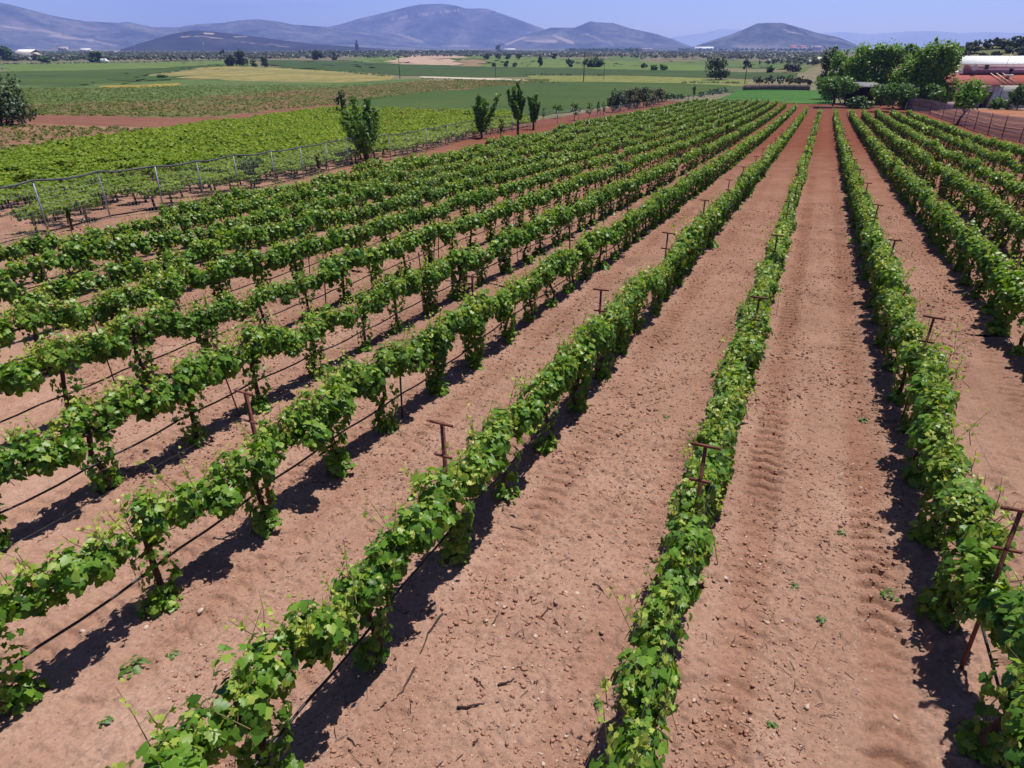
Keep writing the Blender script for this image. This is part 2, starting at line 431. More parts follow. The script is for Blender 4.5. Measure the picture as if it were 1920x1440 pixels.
# ------------------------------------------------------------------ grapevines
def vine_parts(seed, lod):
    r = np.random.default_rng(seed)
    cnt, ls = {'near': (1.18, .90), 'mid': (.70, 1.15), 'far': (.24, 1.9), 'tiny': (.13, 2.6)}[lod]
    tl = {'near': 'near', 'mid': 'mid', 'far': 'far', 'tiny': 'far'}[lod]
    P = []; NN = []; TP = []; S = []; T = []
    def add(p, n, s, t):
        k = len(p)
        P.append(p); NN.append(n + r.normal(size=(k, 3)) * .42)
        TP.append(np.array([0, 0, -1.]) + r.normal(size=(k, 3)) * .55 + .35 * unit(n)); S.append(s); T.append(t)
    nc = 9
    ys = np.linspace(-.68, .68, nc) + r.normal(size=nc) * .05
    full = r.uniform(.8, 1.15)
    for i in range(nc):
        dens = r.uniform(.58, 1.2) * full
        edge = abs(ys[i]) / .66
        c = np.array([r.normal() * .06, ys[i], r.uniform(.92, 1.14) - .03 * edge])
        R3 = np.array([r.uniform(.14, .225), .17, r.uniform(.18, .31) * (1.06 - .16 * edge)]) * (.75 + .25 * dens)
        n = int(112 * cnt * dens)
        d = sphere_dirs(n, r); d[:, 2] = d[:, 2] * .95 + .12
        q = c + d * R3 * (r.uniform(.40, 1.22, n) ** .65)[:, None]
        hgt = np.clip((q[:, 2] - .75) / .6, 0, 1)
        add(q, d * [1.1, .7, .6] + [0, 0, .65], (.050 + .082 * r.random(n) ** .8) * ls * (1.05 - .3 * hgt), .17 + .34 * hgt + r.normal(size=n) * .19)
    # hanging foliage around the trunk and suckers at its foot
    sl = r.choice([.45, .9, 1.2, 1.5])
    n = int(165 * cnt * sl)
    if n:
        h = r.uniform(.10, .90, n); a = r.uniform(0, 2 * np.pi, n)
        rad = (.09 + .10 * h + .05 * r.random(n))
        q = np.stack([rad * np.cos(a), rad * np.sin(a) * 1.2, h], 1)
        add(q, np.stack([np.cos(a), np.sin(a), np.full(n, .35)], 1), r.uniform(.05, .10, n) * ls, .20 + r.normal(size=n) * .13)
    n = int(60 * cnt * r.choice([.4, .8, 1.1, 1.4]))
    if n:
        d = sphere_dirs(n, r); d[:, 2] = abs(d[:, 2])
        q = np.array([r.normal() * .05, r.normal() * .08, .06]) + d * np.array([.20, .22, .24]) * (r.random(n) ** .4)[:, None]
        add(q, d + [0, 0, .6], r.uniform(.07, .12, n) * ls, .42 + r.normal(size=n) * .14)
    # young shoots
    stems = []
    ns = {'near': 20, 'mid': 10, 'far': 5, 'tiny': 3}[lod]
    for _ in range(ns):
        b = np.array([r.normal() * .13, r.uniform(-.66, .66), r.uniform(1.08, 1.22)])
        dr = unit(np.array([r.normal() * .5, r.normal() * .4, 1.0])); ln = r.uniform(.14, .36) if r.random() < .86 else r.uniform(.36, .5)
        m = {'near': 6, 'mid': 4, 'far': 2, 'tiny': 1}[lod]
        tt = np.linspace(.25, 1, m); pp = b + dr * ln * tt[:, None] + r.normal(size=(m, 3)) * .025
        add(pp, r.normal(size=(m, 3)) * .7 + [0, 0, .6], (.070 - .036 * tt) * ls * r.uniform(.8, 1.2), .68 + .30 * tt + r.normal(size=m) * .1)
        if lod in ('near', 'mid'):
            stems.append(tube([b - dr * .1, b + dr * ln * .5, b + dr * ln + r.normal(size=3) * .02], [.0045, .0035, .002], 4, False))
    P = np.concatenate(P); NN = np.concatenate(NN); TP = np.concatenate(TP); S = np.concatenate(S); T = np.concatenate(T)
    lv = leaves(P, NN, TP, S, T, tl, r)
    # wood: trunk with bends, two cordon arms
    sides = 7 if lod == 'near' else (5 if lod == 'mid' else 3)
    bx, by = r.normal() * .05, r.normal() * .06
    tr = [tube([(0, 0, -.08), (bx, by, .3), (-bx * .5, by * .5, .62), (0, 0, .95)], [.042, .034, .032, .036], sides, False)]
    if lod in ('near', 'mid'):
        for sg in (-1, 1):
            tr.append(tube([(0, 0, .93), (r.normal() * .02, sg * .3, .98 + r.normal() * .02), (r.normal() * .02, sg * .70, .97)], [.026, .020, .014], max(sides - 1, 4), False))
    return lv, merge(tr), (merge(stems) if stems else None)

vlist = []
for k, xr in ROWX.items():
    y0 = PHASE.get(k, 4.0 + rng.uniform(0, 1.4)); st = 1.43
    ymin = ROWSTART.get(k, -2.0); ymax = ROWEND.get(k, 185)
    y = y0 - st * math.ceil((y0 - ymin) / st)
    while y < ymax:
        yy = y + rng.normal() * .05
        X = xr + rng.normal() * .03
        p = np.array([X, yy, float(gz(X, yy))])
        px, py, z = proj(p + [0, 0, .9])
        mg = 2.6 / max(z, .5) * FPX
        gap = (yy > 24 and rng.random() < .03)
        if z > .6 and -mg < px < 1920 + mg and py < 1440 + mg and not gap:
            vlist.append((float(np.linalg.norm(p + [0, 0, .9] - CAM)), k, p, (0 <= px <= 1920 and py <= 1440)))
        y += st
vlist.sort(key=lambda t: t[0])
ORD = ['zeroth', 'first', 'second', 'third', 'fourth', 'fifth', 'sixth', 'seventh', 'eighth', 'ninth', 'tenth', 'eleventh', 'twelfth',
       'thirteenth', 'fourteenth', 'fifteenth', 'sixteenth', 'seventeenth', 'eighteenth', 'nineteenth']
TENS = ['', '', 'twenty', 'thirty', 'forty', 'fifty', 'sixty', 'seventy', 'eighty', 'ninety']
TENTH = ['', '', 'twentieth', 'thirtieth', 'fortieth', 'fiftieth', 'sixtieth', 'seventieth', 'eightieth', 'ninetieth']
def ordw(n):
    if n < 20: return ORD[n]
    if n % 10 == 0: return TENTH[n // 10]
    return TENS[n // 10] + '-' + ORD[n % 10]
def rown(k):
    if k == 0: return 'the row left beside the tracked lane'
    if k == 1: return 'the row right beside the tracked lane'
    return f'the {ordw(1 - k)} row left of the lane' if k < 0 else f'the {ordw(k)} row right of the lane'

NIND = 300
first_vis = {}
for d, k, p, vis in vlist:
    if vis: first_vis.setdefault(k, []).append(p[1])
for k in first_vis: first_vis[k].sort()
inrow = [v for v in vlist if v[3]]
ind = inrow[:NIND - 14]
offs = [v for v in vlist if not v[3]][:14]
indset = set(id(v) for v in ind) | set(id(v) for v in offs)
VAR = {}
def vine_mesh(lod, i):
    if (lod, i) not in VAR:
        lv, tr, stm = vine_parts(1000 + i * 7 + (0 if lod == 'near' else 500), lod)
        ps = [(lv[0], lv[1], M_VINE, lv[2])]
        if stm: ps.append((stm[0], stm[1], M_SHOOT, None))
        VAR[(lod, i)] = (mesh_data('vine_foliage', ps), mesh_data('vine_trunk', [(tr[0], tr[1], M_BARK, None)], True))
    return VAR[(lod, i)]
for v in ind + offs:
    d, k, p, vis = v
    lod = 'near' if d < 17 else 'mid'
    fm, tm = vine_mesh(lod, int(rng.integers(0, 16 if lod == 'near' else 12)))
    e = empty('grapevine', p, rng.choice([0, math.pi]) + rng.normal() * .05)
    s_ = rng.uniform(.92, 1.08); k_ = 1.0 if rng.random() > .10 else rng.uniform(.78, .9); e.scale = (s_ * rng.uniform(.88, 1.14) * k_, 1.0, s_ * (.5 + .5 * k_))
    o1 = bpy.data.objects.new('trunk', tm); o1.parent = e; COL.objects.link(o1)
    o2 = bpy.data.objects.new('foliage', fm); o2.parent = e; COL.objects.link(o2)
    if vis:
        n = first_vis[k].index(p[1]) + 1
        edge = "bottom" if k in (-1, 0) else ('left' if k < 0 else 'right')
        tag(e, f"leafy grapevine, {ordw(n)} from the {edge} edge in {rown(k)}", 'grapevine', 'grapevines trained along the vineyard rows')
    else:
        tag(e, f"grapevine at the {'left' if k < 0 else 'right'} frame edge in {rown(k)}", 'grapevine', 'grapevines trained along the vineyard rows')

# the vines past the first 300
TPL = {lod: [vine_parts(5000 + 31 * i, lod) for i in range(8)] for lod in ('mid', 'far', 'tiny')}
LP = []; TPp = []
def inst(arr, p, fl, sx, sz):
    q = arr * np.array([fl * sx, fl, sz]); return q + p
for v in vlist:
    if id(v) in indset: continue
    d, k, p, vis = v
    lod = 'mid' if d < 34 else ('far' if d < 85 else 'tiny')
    lv, tr, stm = TPL[lod][int(rng.integers(0, 8))]
    fl = rng.choice([-1., 1.]); sx = rng.uniform(.72, 1.15); sz = rng.uniform(.84, 1.12)
    LP.append((inst(lv[0], p, fl, sx, sz), lv[1], np.clip(lv[2] + rng.normal() * .05, 0, 1)))
    TPp.append((inst(tr[0], p, fl, sx, sz), tr[1]))
def join_leaves(lst, mat):
    by = {}
    for v, f, t in lst: by.setdefault(f.shape[1], []).append((v, f, t))
    out = []
    for kk, L in by.items():
        off = 0; V = []; F = []; T = []
        for v, f, t in L:
            V.append(v); F.append(f + off); T.append(t); off += len(v)
        out.append((np.concatenate(V), np.concatenate(F), mat, np.concatenate(T)))
    return out
tv, tf = merge(TPp)
o = obj('distant_grapevines', join_leaves(LP, M_VFAR) + [(tv, tf, M_BARK, None)])
tag(o, 'long green vine rows running away to the trees', 'vines', None, 'stuff')

# ------------------------------------------------------------------ posts, stakes, hoses, wires
def T_POST():
    post = merge([box((0, 0, .84), (.034, .007, 1.84)), box((.0135, .0165, .84), (.007, .032, 1.84))])
    arms = []
    for zz, w in ((1.755, .28), (1.375, .21)):
        arms.append(merge([box((0, -.009, zz), (w, .006, .032)), box((0, -.020, zz + .0125), (w, .020, .006))]))
    return post, arms
_p, _a = T_POST()
ME_POST = mesh_data('t_post_upright', [(_p[0], _p[1], M_RUST, None)])
ME_ARM = [mesh_data('t_post_arm', [(a[0], a[1], M_RUST, None)]) for a in _a]
_s = merge([box((0, 0, .62), (.022, .007, 1.40)), box((.0075, .010, .62), (.007, .016, 1.40))])
ME_STAKE = mesh_data('stake', [(_s[0], _s[1], M_RUSTD, None)])

PY = {0: [5.47, 10.97, 16.74, 22.6, 27.92, 34.39, 39.85, 44.42], 1: [5.36, 10.76, 16.94, 22.77, 28.65, 34.11, 39.17, 45.02, 50.03],
      -1: [5.0, 10.53, 16.07, 22.16, 28.22, 33.73, 39.95], -2: [4.92, 10.6, 16.3, 22.0], 2: [10.9, 16.54, 22.3, 28.0, 33.8, 39.4], 3: [15.0, 20.8, 26.5, 32.2, 38.0]}
PXo = {0: -.43, 1: 2.0, -1: -2.9, -2: -5.37, 2: 4.33, 3: 6.34}
for k in (0, 1, -1, -2, 2, 3):
    ys = list(PY[k]); top = {0: 110, 1: 110, -1: 90, -2: 60, 2: 90, 3: 80}[k]
    while ys[-1] < top: ys.append(ys[-1] + 5.65)
    n = 0
    for y in ys:
        X = PXo[k] + (rng.normal() * .03 if y > 30 else 0); p = np.array([X, y, float(gz(X, y))])
        px, py, z = proj(p + [0, 0, 1.7])
        if not (-60 < px < 1980 and py < 1500): continue
        n += 1
        e = empty('trellis_post', p, rng.normal() * .06); e.rotation_euler[0] = rng.normal() * .02; e.rotation_euler[1] = rng.normal() * .02
        for nm, m_ in (('post', ME_POST), ('crossarm', ME_ARM[0]), ('crossarm', ME_ARM[1])):
            q = bpy.data.objects.new(nm, m_); q.parent = e; COL.objects.link(q)
        tag(e, f"rusty iron T post, {ordw(n)} nearest the camera in {rown(k)}", 'trellis post', 'rusty T posts standing in the vine rows')
for k in (-8, -7, -6, -5, -4, -3, -2, -1, 1, 2, 3, 4, 5, 6):
    n = 0; y = rng.uniform(6, 9)
    for _ in range(14):
        X = ROWX[k] + rng.normal() * .04; p = np.array([X, y, float(gz(X, y)) - (.05 if k > -3 else 0)])
        px, py, z = proj(p + [0, 0, 1.0]); y += 5.7 + rng.normal() * .3
        if not (-20 < px < 1940 and py < 1460): continue
        n += 1
        e = obj('vine_stake', ME_STAKE, None, p, rng.uniform(0, 6)); e.rotation_euler[0] = rng.normal() * .05; e.rotation_euler[1] = rng.normal() * .05
        e.scale = (1, 1, 1.22 if k < -2 else .8)
        tag(e, f"thin dark stake, {ordw(n)} nearest the camera in {rown(k)}", 'stake', 'thin stakes among the vines')

for k, xr in ROWX.items():
    y0 = max(ROWSTART.get(k, -1.5), -1.5); y1 = min(ROWEND.get(k, 185), 120)
    yy = np.arange(y0, y1, .36)
    X = xr + .03 * np.sin(yy * 1.1 + k) + .045
    Z = gz(X, yy) + .53 - .035 * np.abs(np.sin((yy + k) * np.pi / 1.43)) + .02 * np.sin(yy * .7 + k)
    v, f = tube(np.stack([X, yy, Z], 1), .0135, 6)
    tag(obj('drip_hose', [(v, f, M_HOSE, None)], smooth=True), f"black irrigation hose strung knee high along {rown(k)}", 'hose', 'irrigation hoses along the vine rows')
for k in (-2, -1, 0, 1):
    for side, sn in ((-1, 'left'), (1, 'right')):
        for zz, w, hn in ((1.77, .13, 'upper'), (1.39, .115, 'lower')):
            ys = np.arange(-1, 50, 1.4)
            X = PXo[k] + side * w + 0 * ys
            Z = gz(X, ys) + zz - .02 * np.abs(np.sin(ys * np.pi / 5.7))
            v, f = tube(np.stack([X, ys, Z], 1), .0010, 3, False)
            tag(obj('trellis_wire', [(v, f, M_WIRE, None)]), f"thin wire on {hn} crossarms' {sn} tips along {rown(k)}", 'wire', 'trellis wires along the near rows')
# pale wooden end stakes
M_WOODP = plain('pale_wood', (.62, .55, .40), (.45, .38, .26), .8, 10)
for nm, px, py, hh, lab in (('end_stake', 1366, 190, 1.5, 'pale end stake at the grass plot, leftmost of the four'), ('end_stake', 1408, 192, 1.5, 'pale end stake at the grass plot, second from left'),
                    ('end_stake', 1429, 192, 1.4, 'pale end stake at the grass plot, third from left'), ('end_stake', 1471, 197, 1.5, 'pale end stake at the grass plot, rightmost of the four'),
                    ('end_stake', 1679, 283, 1.25, 'pale yellow stake within the third row right of the lane'), ('end_stake', 1588, 219, 1.0, 'pale stake at the far end of the second row right of lane'),
                    ('end_stake', 1697, 207, 1.5, 'tan stake at right vine row end, taller of the pair'), ('end_stake', 1702.5, 206, 1.1, 'tan stake at right vine row end, shorter of the pair')):
    P = at(px, py); v, f = tube([(0, 0, -.2), (0, 0, hh * .6), (.02, 0, hh)], [.085, .08, .07], 7)
    o = obj(nm, [(v, f, M_WOODP, None)], None, P, smooth=False); tag(o, lab, 'stake', 'pale wooden stakes at row ends')

# ------------------------------------------------------------------ things lying on the soil
ico_v = np.array([(0, 0, 1), (.894, 0, .447), (.276, .851, .447), (-.724, .526, .447), (-.724, -.526, .447), (.276, -.851, .447),
                  (.724, .526, -.447), (-.276, .851, -.447), (-.894, 0, -.447), (-.276, -.851, -.447), (.724, -.526, -.447), (0, 0, -1)])
ico_f = np.array([(0, 1, 2), (0, 2, 3), (0, 3, 4), (0, 4, 5), (0, 5, 1), (1, 6, 2), (2, 7, 3), (3, 8, 4), (4, 9, 5), (5, 10, 1),
                  (6, 7, 2), (7, 8, 3), (8, 9, 4), (9, 10, 5), (10, 6, 1), (11, 7, 6), (11, 8, 7), (11, 9, 8), (11, 10, 9), (11, 6, 10)])
def scatter_stones(n, smin, smax, power, lift=.25, flat=.65, d0=2.2, dr=24):
    # denser where the camera sees the ground from close by
    d = d0 + dr * rng.random(n) ** power; 
    px = rng.uniform(-80, 2000, n)
    az = np.arctan((px - 960) / (FPX * 1.10))
    X = d * (vFh[0] * np.cos(az) + vR[0] * np.sin(az)); Y = d * (vFh[1] * np.cos(az) + vR[1] * np.sin(az))
    s = smin + (smax - smin) * rng.random(n) ** 4 * (.35 + 1.0 * vn(X * .9, Y * .9, 12))
    keep_ = vn(X * 1.1, Y * 1.1, 33) + .45 * rng.random(n) > .36
    X, Y, s, d = X[keep_], Y[keep_], s[keep_], d[keep_]; n = len(X)
    Z = zsoil(X, Y)
    v = ico_v[None] * (1 + .42 * np.clip(rng.normal(size=(n, 12, 1)), -1.8, 1.8)) * s[:, None, None] * np.stack([rng.uniform(.8, 1.4, n), rng.uniform(.7, 1.2, n), np.full(n, flat)], 1)[:, None]
    a = rng.uniform(0, 6.28, n); ca, sa = np.cos(a)[:, None], np.sin(a)[:, None]
    x = v[..., 0] * ca - v[..., 1] * sa; y = v[..., 0] * sa + v[..., 1] * ca
    v = np.stack([x + X[:, None], y + Y[:, None], v[..., 2] + (Z + s * lift)[:, None]], -1)
    f = (np.arange(n) * 12)[:, None, None] + ico_f[None]
    return v.reshape(-1, 3), f.reshape(-1, 3)
M_CLOD = plain('soil_clod', (.38, .215, .155), (.32, .170, .120), .95, 30, .05, bump=.5)
M_CLODM = plain('soil_clod_brown', (.27, .148, .104), (.22, .115, .08), .95, 30, .05, bump=.5)
M_PALE = plain('pale_stone', (.56, .44, .36), (.42, .31, .25), .9, 18, .15)
tag(obj('soil_clods', [(*scatter_stones(80000, .0035, .022, 1.25, .32, .7), M_CLOD, None), (*scatter_stones(120000, .006, .030, .8, .22, .75, 7, 29), M_CLODM, None)]), 'crumbly clods of dry brown soil over the lanes', 'soil clods', None, 'stuff')
tag(obj('pebbles', [(*scatter_stones(5200, .005, .019, 1.2, .4), M_PALE, None)]), 'small pale pebbles scattered over the soil', 'pebbles', None, 'stuff')
ns = 900
d_ = 2.2 + 16 * rng.random(ns); az_ = np.arctan((rng.uniform(300, 1980, ns) - 960) / (FPX * 1.1))
Xs = d_ * (vFh[0] * np.cos(az_) + vR[0] * np.sin(az_)); Ys = d_ * (vFh[1] * np.cos(az_) + vR[1] * np.sin(az_)); Zs = zsoil(Xs, Ys) + .012
bits = []
for i in range(ns):
    a = rng.uniform(0, 6.28); L_ = rng.uniform(.02, .075); dv = np.array([math.cos(a), math.sin(a), 0]) * L_
    p = np.array([Xs[i], Ys[i], Zs[i]])
    bits.append(tube([p - dv, p + [0, 0, .008] + rng.normal(size=3) * .006, p + dv], [.0026, .0035, .002], 3, False))
M_TWIG = plain('dry_twig', (.085, .052, .048), (.045, .03, .03), .9, 20, .1)
tag(obj('plant_litter', [(*merge(bits), M_TWIG, None)]), 'scraps of broken vine twigs strewn on the soil', 'litter', None, 'stuff')

cut = [((830, 1157), (800, 1190), (787, 1227), .010, 'bent dark dry vine cane, upper of two beside the shaded row'),
       ((777, 1253), (765, 1290), (733, 1315), .010, 'curved dark dry vine cane, lower of two beside the shaded row'),
       ((725, 1318), (717, 1324), (707, 1330), .007, 'short straight cane end below the curved dry canes'),
       ((857, 1327), (895, 1325), (940, 1314), .011, 'long knobbly dry cane lying crosswise at the lane bottom'),
       ((935, 1290), (952, 1276), (970, 1268), .010, 'short thick dry twig just above the long knobbly cane'),
       ((890, 1272), (900, 1280), (907, 1290), .007, 'small slanting twig left of the short thick twig'),
       ((1110, 1097), (1125, 1107), (1140, 1120), .008, 'straight dry twig right of the white stone'),
       ((957, 988), (980, 986), (1002, 988), .007, 'thin dry cane lying level, highest in the wide lane'),
       ((922, 1172), (932, 1160), (937, 1145), .006, 'small forked dry twig in the middle of the wide lane'),
       ((887, 1397), (893, 1390), (898, 1382), .006, 'short upright twig near the bottom of the wide lane'),
       ((653, 1390), (665, 1396), (677, 1397), .006, 'small curved twig beside the bottom left vine shadow'),
       ((1017, 1157), (1029, 1140), (1040, 1128), .007, 'slanting dry cane just below left of the white stone'),
       ((1000, 1278), (1004, 1283), (1009, 1275), .006, 'tiny hooked twig right of the short thick twig'),
       ((1040, 1163), (1048, 1172), (1053, 1182), .007, 'short twig sloping down below the slanting cane')]
for a, b, c, r_, lab in cut:
    pts = []
    A = [at(*q) for q in (a, b, c)]
    for i in range(9):
        t = i / 8; q = (1 - t) ** 2 * A[0] + 2 * t * (1 - t) * A[1] + t * t * A[2]
        q = q + rng.normal(size=3) * .006; q[2] = float(zsoil(q[0], q[1])) + .012 + .01 * math.sin(t * 6)
        pts.append(q)
    o0 = np.array(pts[4])
    v, f = tube(np.array(pts) - o0, np.linspace(r_, r_ * .55, 9) * (1 + .2 * rng.random(9)), 5)
    tag(obj('vine_cutting', [(v, f, M_TWIG, None)], None, o0), lab, 'twig', 'dry vine cuttings on the soil')
for px, py, s, lab in ((376, 1143, .045, 'round pale pink stone below the hanging vine foot'), (275, 1180, .040, 'pale rounded stone left of the pink stone'), (155, 1182, .040, 'whitish stone at the edge of the vine shadow'),
                  (1062, 1112, .036, 'white angular stone in the middle of the wide lane'), (1003, 1193, .032, 'white angular stone below the other white stone'), (1360, 1085, .040, 'pale flat stone beside the row left of the lane'),
                  (1438, 1168, .036, 'white stone on the tracked lane'), (1512, 1330, .038, 'cream flat stone low on the tracked lane'), (1680, 1345, .036, 'pale stone in the right wheel rut'),
                  (267, 1236, .034, 'small white stone above the green weed')):
    P = at(px, py); P[2] = float(zsoil(P[0], P[1])) + s * .12
    v = ico_v * (1 + .30 * np.clip(rng.normal(size=(12, 1)), -1.6, 1.6)) * s * np.array([1.0, .72, .42])
    tag(obj('stone', [(v, ico_f, M_PALE, None)], None, P, rng.uniform(0, 6)), lab, 'stone', 'pale stones on the soil')
M_WEED = leaf_mat('weed_leaf', (.04, .10, .02), (.09, .19, .035), (.2, .3, .08))
for px, py, s, lab in ((253, 1253, .13, 'largest green weed tuft between the second and third left rows'), (324, 1225, .07, 'small weed right of the largest weed tuft'), (278, 1155, .08, 'low weed right under the vine foot shadow'),
                  (200, 1357, .06, 'tiny weed near the bottom left of the photo'), (1667, 1117, .09, 'forked green weed at the shadow edge right of the lane'), (1541, 1168, .06, 'small weed low in the middle of the tracked lane'),
                  (1578, 1000, .06, 'small weed in the lane beside the right rut'), (1491, 1100, .06, 'yellowish weed beside the left wheel rut'), (1446, 1361, .05, 'tiny weed at the bottom of the left wheel rut'),
                  (1618, 788, .09, 'green weed at the lane edge by the dark shadow'), (1248, 783, .05, 'tiny weed in the lane left of the T post'), (1122, 1322, .06, 'small weed left of the bottom vine row foot')):
    P = at(px, py); P[2] = float(zsoil(P[0], P[1]))
    n = 26; d = sphere_dirs(n); d[:, 2] = abs(d[:, 2]) * .7
    lv = leaves(d * s * rng.uniform(.3, 1, (n, 1)) + [0, 0, .015], d * .5 + [0, 0, 1.], d, rng.uniform(.25, .5, n) * s, rng.uniform(.2, .8, n), 'mid')
    tag(obj('weed', [(lv[0], lv[1], M_WEED, lv[2])], None, P), lab, 'weed', 'weeds on the bare soil')
#@@PART2
TREE_M = {
    'green': leaf_mat('tree_green', (.030, .080, .018), (.055, .130, .026), (.12, .21, .045), .22),
    'bright': leaf_mat('tree_bright', (.055, .140, .020), (.105, .240, .030), (.19, .33, .05), .42),
    'dark': leaf_mat('tree_dark', (.026, .056, .020), (.050, .086, .032), (.095, .135, .05), .2),
    'olive': leaf_mat('tree_olive', (.060, .076, .046), (.088, .106, .062), (.13, .15, .09), .2),
    'rust': leaf_mat('tree_rust', (.05, .055, .022), (.095, .075, .035), (.15, .12, .055), .2),
    'fig': leaf_mat('tree_fig', (.045, .125, .022), (.09, .20, .032), (.18, .30, .06), .38),
    'mulberry': leaf_mat('tree_mulberry', (.050, .125, .020), (.100, .210, .032), (.19, .29, .055), .42),
    'light': leaf_mat('tree_light', (.06, .13, .022), (.11, .20, .035), (.2, .29, .06), .3)}

# ------------------------------------------------------------------ fields draped over the plain
def resample(pl, n):
    pl = np.asarray(pl, float); d = np.concatenate([[0], np.cumsum(np.hypot(*np.diff(pl, axis=0).T))])
    t = np.linspace(0, d[-1], n); return np.stack([np.interp(t, d, pl[:, 0]), np.interp(t, d, pl[:, 1])], 1)
_fo = [0]
def field(name, label, bottom, top, mat, n=90, m=12, wob=.055, kind='structure'):
    """ground patch between a near edge and a far edge (photo pixels turned into points of the terrain)"""
    B = np.array([at(*q)[:2] for q in resample(bottom, n)]); T = np.array([at(*q)[:2] for q in resample(top, n)])
    s = np.linspace(0, 1, m)[:, None, None]
    XY = B[None] * (1 - s) + T[None] * s
    wid = np.linalg.norm(T - B, axis=1)[None, :, None]
    XY = XY + wob * wid * np.stack([vn(XY[..., 0] * .05, XY[..., 1] * .05, 21) - .5, vn(XY[..., 0] * .05, XY[..., 1] * .05, 22) - .5], -1) + (4 * wob * np.minimum(wid, 12)) * np.stack([vn(XY[..., 0] * .21, XY[..., 1] * .21, 23) - .5, vn(XY[..., 0] * .21, XY[..., 1] * .21, 24) - .5], -1)
    _fo[0] += 1
    dist = np.linalg.norm(XY, axis=-1)
    Z = gz(XY[..., 0], XY[..., 1]) + - .012 + .0035 * _fo[0] + dist * .00022
    v = np.stack([XY[..., 0], XY[..., 1], Z], -1).reshape(-1, 3)
    f = grid_faces(m, n).reshape(-1, 4)[:, ::-1]
    o = obj(name, [(v, f, mat, None)], smooth=True)
    tag(o, label, None, None, kind)
    return B, T
G_TEAL = field_mat('wheat_green', [(.038, .068, .016), (.048, .082, .018), (.064, .094, .021)], .02, .6, mott=.22)
G_TEAL2 = field_mat('wheat_green_far', [(.036, .064, .018), (.050, .080, .021)], .01, .3, mott=.2)
G_LIGHT = field_mat('light_green', [(.085, .125, .032), (.11, .155, .036), (.075, .12, .034)], .02, .5, mott=.3)
G_MID = field_mat('mid_green', [(.060, .100, .030), (.085, .125, .034), (.10, .12, .045)], .03, .5, mott=.4)
G_REDV = field_mat('green_on_red', [(.15, .085, .045), (.095, .105, .035), (.17, .085, .048), (.085, .11, .034)], .06, .45, mott=.5)
G_RED = field_mat('red_soil', [(.155, .068, .045), (.185, .080, .052), (.135, .07, .042)], .1, 1.2, mott=.25)
G_BROWN = field_mat('brown_soil', [(.23, .125, .075), (.19, .105, .062), (.24, .14, .085)], .1, 1.0, mott=.3)
G_YEL = field_mat('dry_yellow', [(.20, .175, .06), (.26, .205, .07), (.16, .16, .055), (.23, .18, .07)], .03, .25, mott=.3)
G_GOLD = field_mat('gold_strip', [(.30, .20, .035), (.22, .19, .045)], .05, .4, mott=.3)
G_PLOW = field_mat('ploughed', [(.33, .23, .165), (.38, .27, .20), (.27, .19, .13)], .02, .3, mott=.3)
G_STRIPE = field_mat('striped_plot', [(.28, .17, .11), (.24, .15, .095)], .03, .3, stripes=(.45, 5.5, (.10, .12, .045), .7), mott=.2)
G_YG = field_mat('yellow_green_rows', [(.125, .15, .035), (.16, .165, .045), (.10, .14, .035)], .03, .4, mott=.4)
G_OLIVE = field_mat('olive_ground', [(.12, .125, .06), (.17, .13, .085), (.10, .115, .055), (.20, .155, .10)], .012, .12, mott=.4)
G_BRIGHT = field_mat('bright_grass', [(.034, .105, .018), (.044, .120, .020), (.058, .128, .026)], .08, 1.2, mott=.25)
G_PALE = field_mat('pale_track', [(.40, .35, .25), (.48, .42, .31)], .1, .8, mott=.2)
G_YARD = field_mat('yard_soil', [(.27, .115, .062), (.30, .135, .08), (.23, .10, .06)], .08, 1.0, mott=.25)

# far mosaic first, nearer fields later (each sheet lies a little above the one before)
field('olive_ground', 'dull olive ground strip below the mountains', [(0, 121), (300, 117), (600, 113), (900, 108), (1250, 106), (1600, 112)], [(0, 101), (300, 99), (600, 97), (950, 95.5), (1300, 95), (1600, 97)], G_OLIVE, 60, 14)
field('field', 'dull green far field right of the bushes', [(1130, 126), (1260, 123), (1400, 128), (1560, 136)], [(1150, 105), (1260, 106), (1400, 109), (1560, 112)], G_MID)
field('field', 'grey-olive sloping grove strip behind the big round tree', [(1210, 118), (1330, 112), (1450, 116), (1560, 118)], [(1230, 101), (1330, 100), (1450, 102), (1560, 106)], G_OLIVE)
field('field', 'light green field left of the ploughed plot', [(655, 118), (700, 120), (750, 121)], [(668, 103.5), (710, 103), (768, 103)], G_LIGHT)
field('field', 'light green fields behind the lone shrubs', [(855, 113), (905, 125), (1060, 127), (1350, 136)], [(845, 103), (950, 106), (1060, 110), (1350, 123)], G_LIGHT)
field('field', 'pale ploughed plot edged by a red path', [(742, 121), (800, 122.5), (862, 124)], [(770, 103), (812, 102.8), (848, 103)], G_PLOW)
field('field', 'small plot with red soil stripes', [(860, 124), (885, 124.5), (905, 125)], [(866, 112), (890, 112), (910, 112)], G_STRIPE)
field('field', 'dark teal wheat field behind the utility poles', [(520, 128), (640, 134), (780, 143), (900, 146), (1050, 141), (1200, 142), (1380, 147), (1500, 149)], [(470, 112), (640, 115), (780, 121), (900, 125.5), (1050, 128), (1200, 131), (1380, 135), (1500, 137)], G_TEAL2, 60)
field('field', 'light green strip along the far left grove', [(0, 139), (150, 136), (300, 132), (470, 124)], [(0, 118), (150, 117.5), (300, 116), (470, 112)], G_LIGHT)
field('field', 'dark green meadow at the far left', [(-60, 163), (100, 164), (200, 162), (330, 150)], [(-60, 136), (100, 133), (300, 128), (440, 119)], G_TEAL)
field('field', 'dry yellow field in the middle distance', [(270, 143), (380, 149), (520, 154), (640, 156), (735, 150)], [(300, 137), (415, 124), (560, 129), (640, 135), (735, 143)], G_YEL, 50)
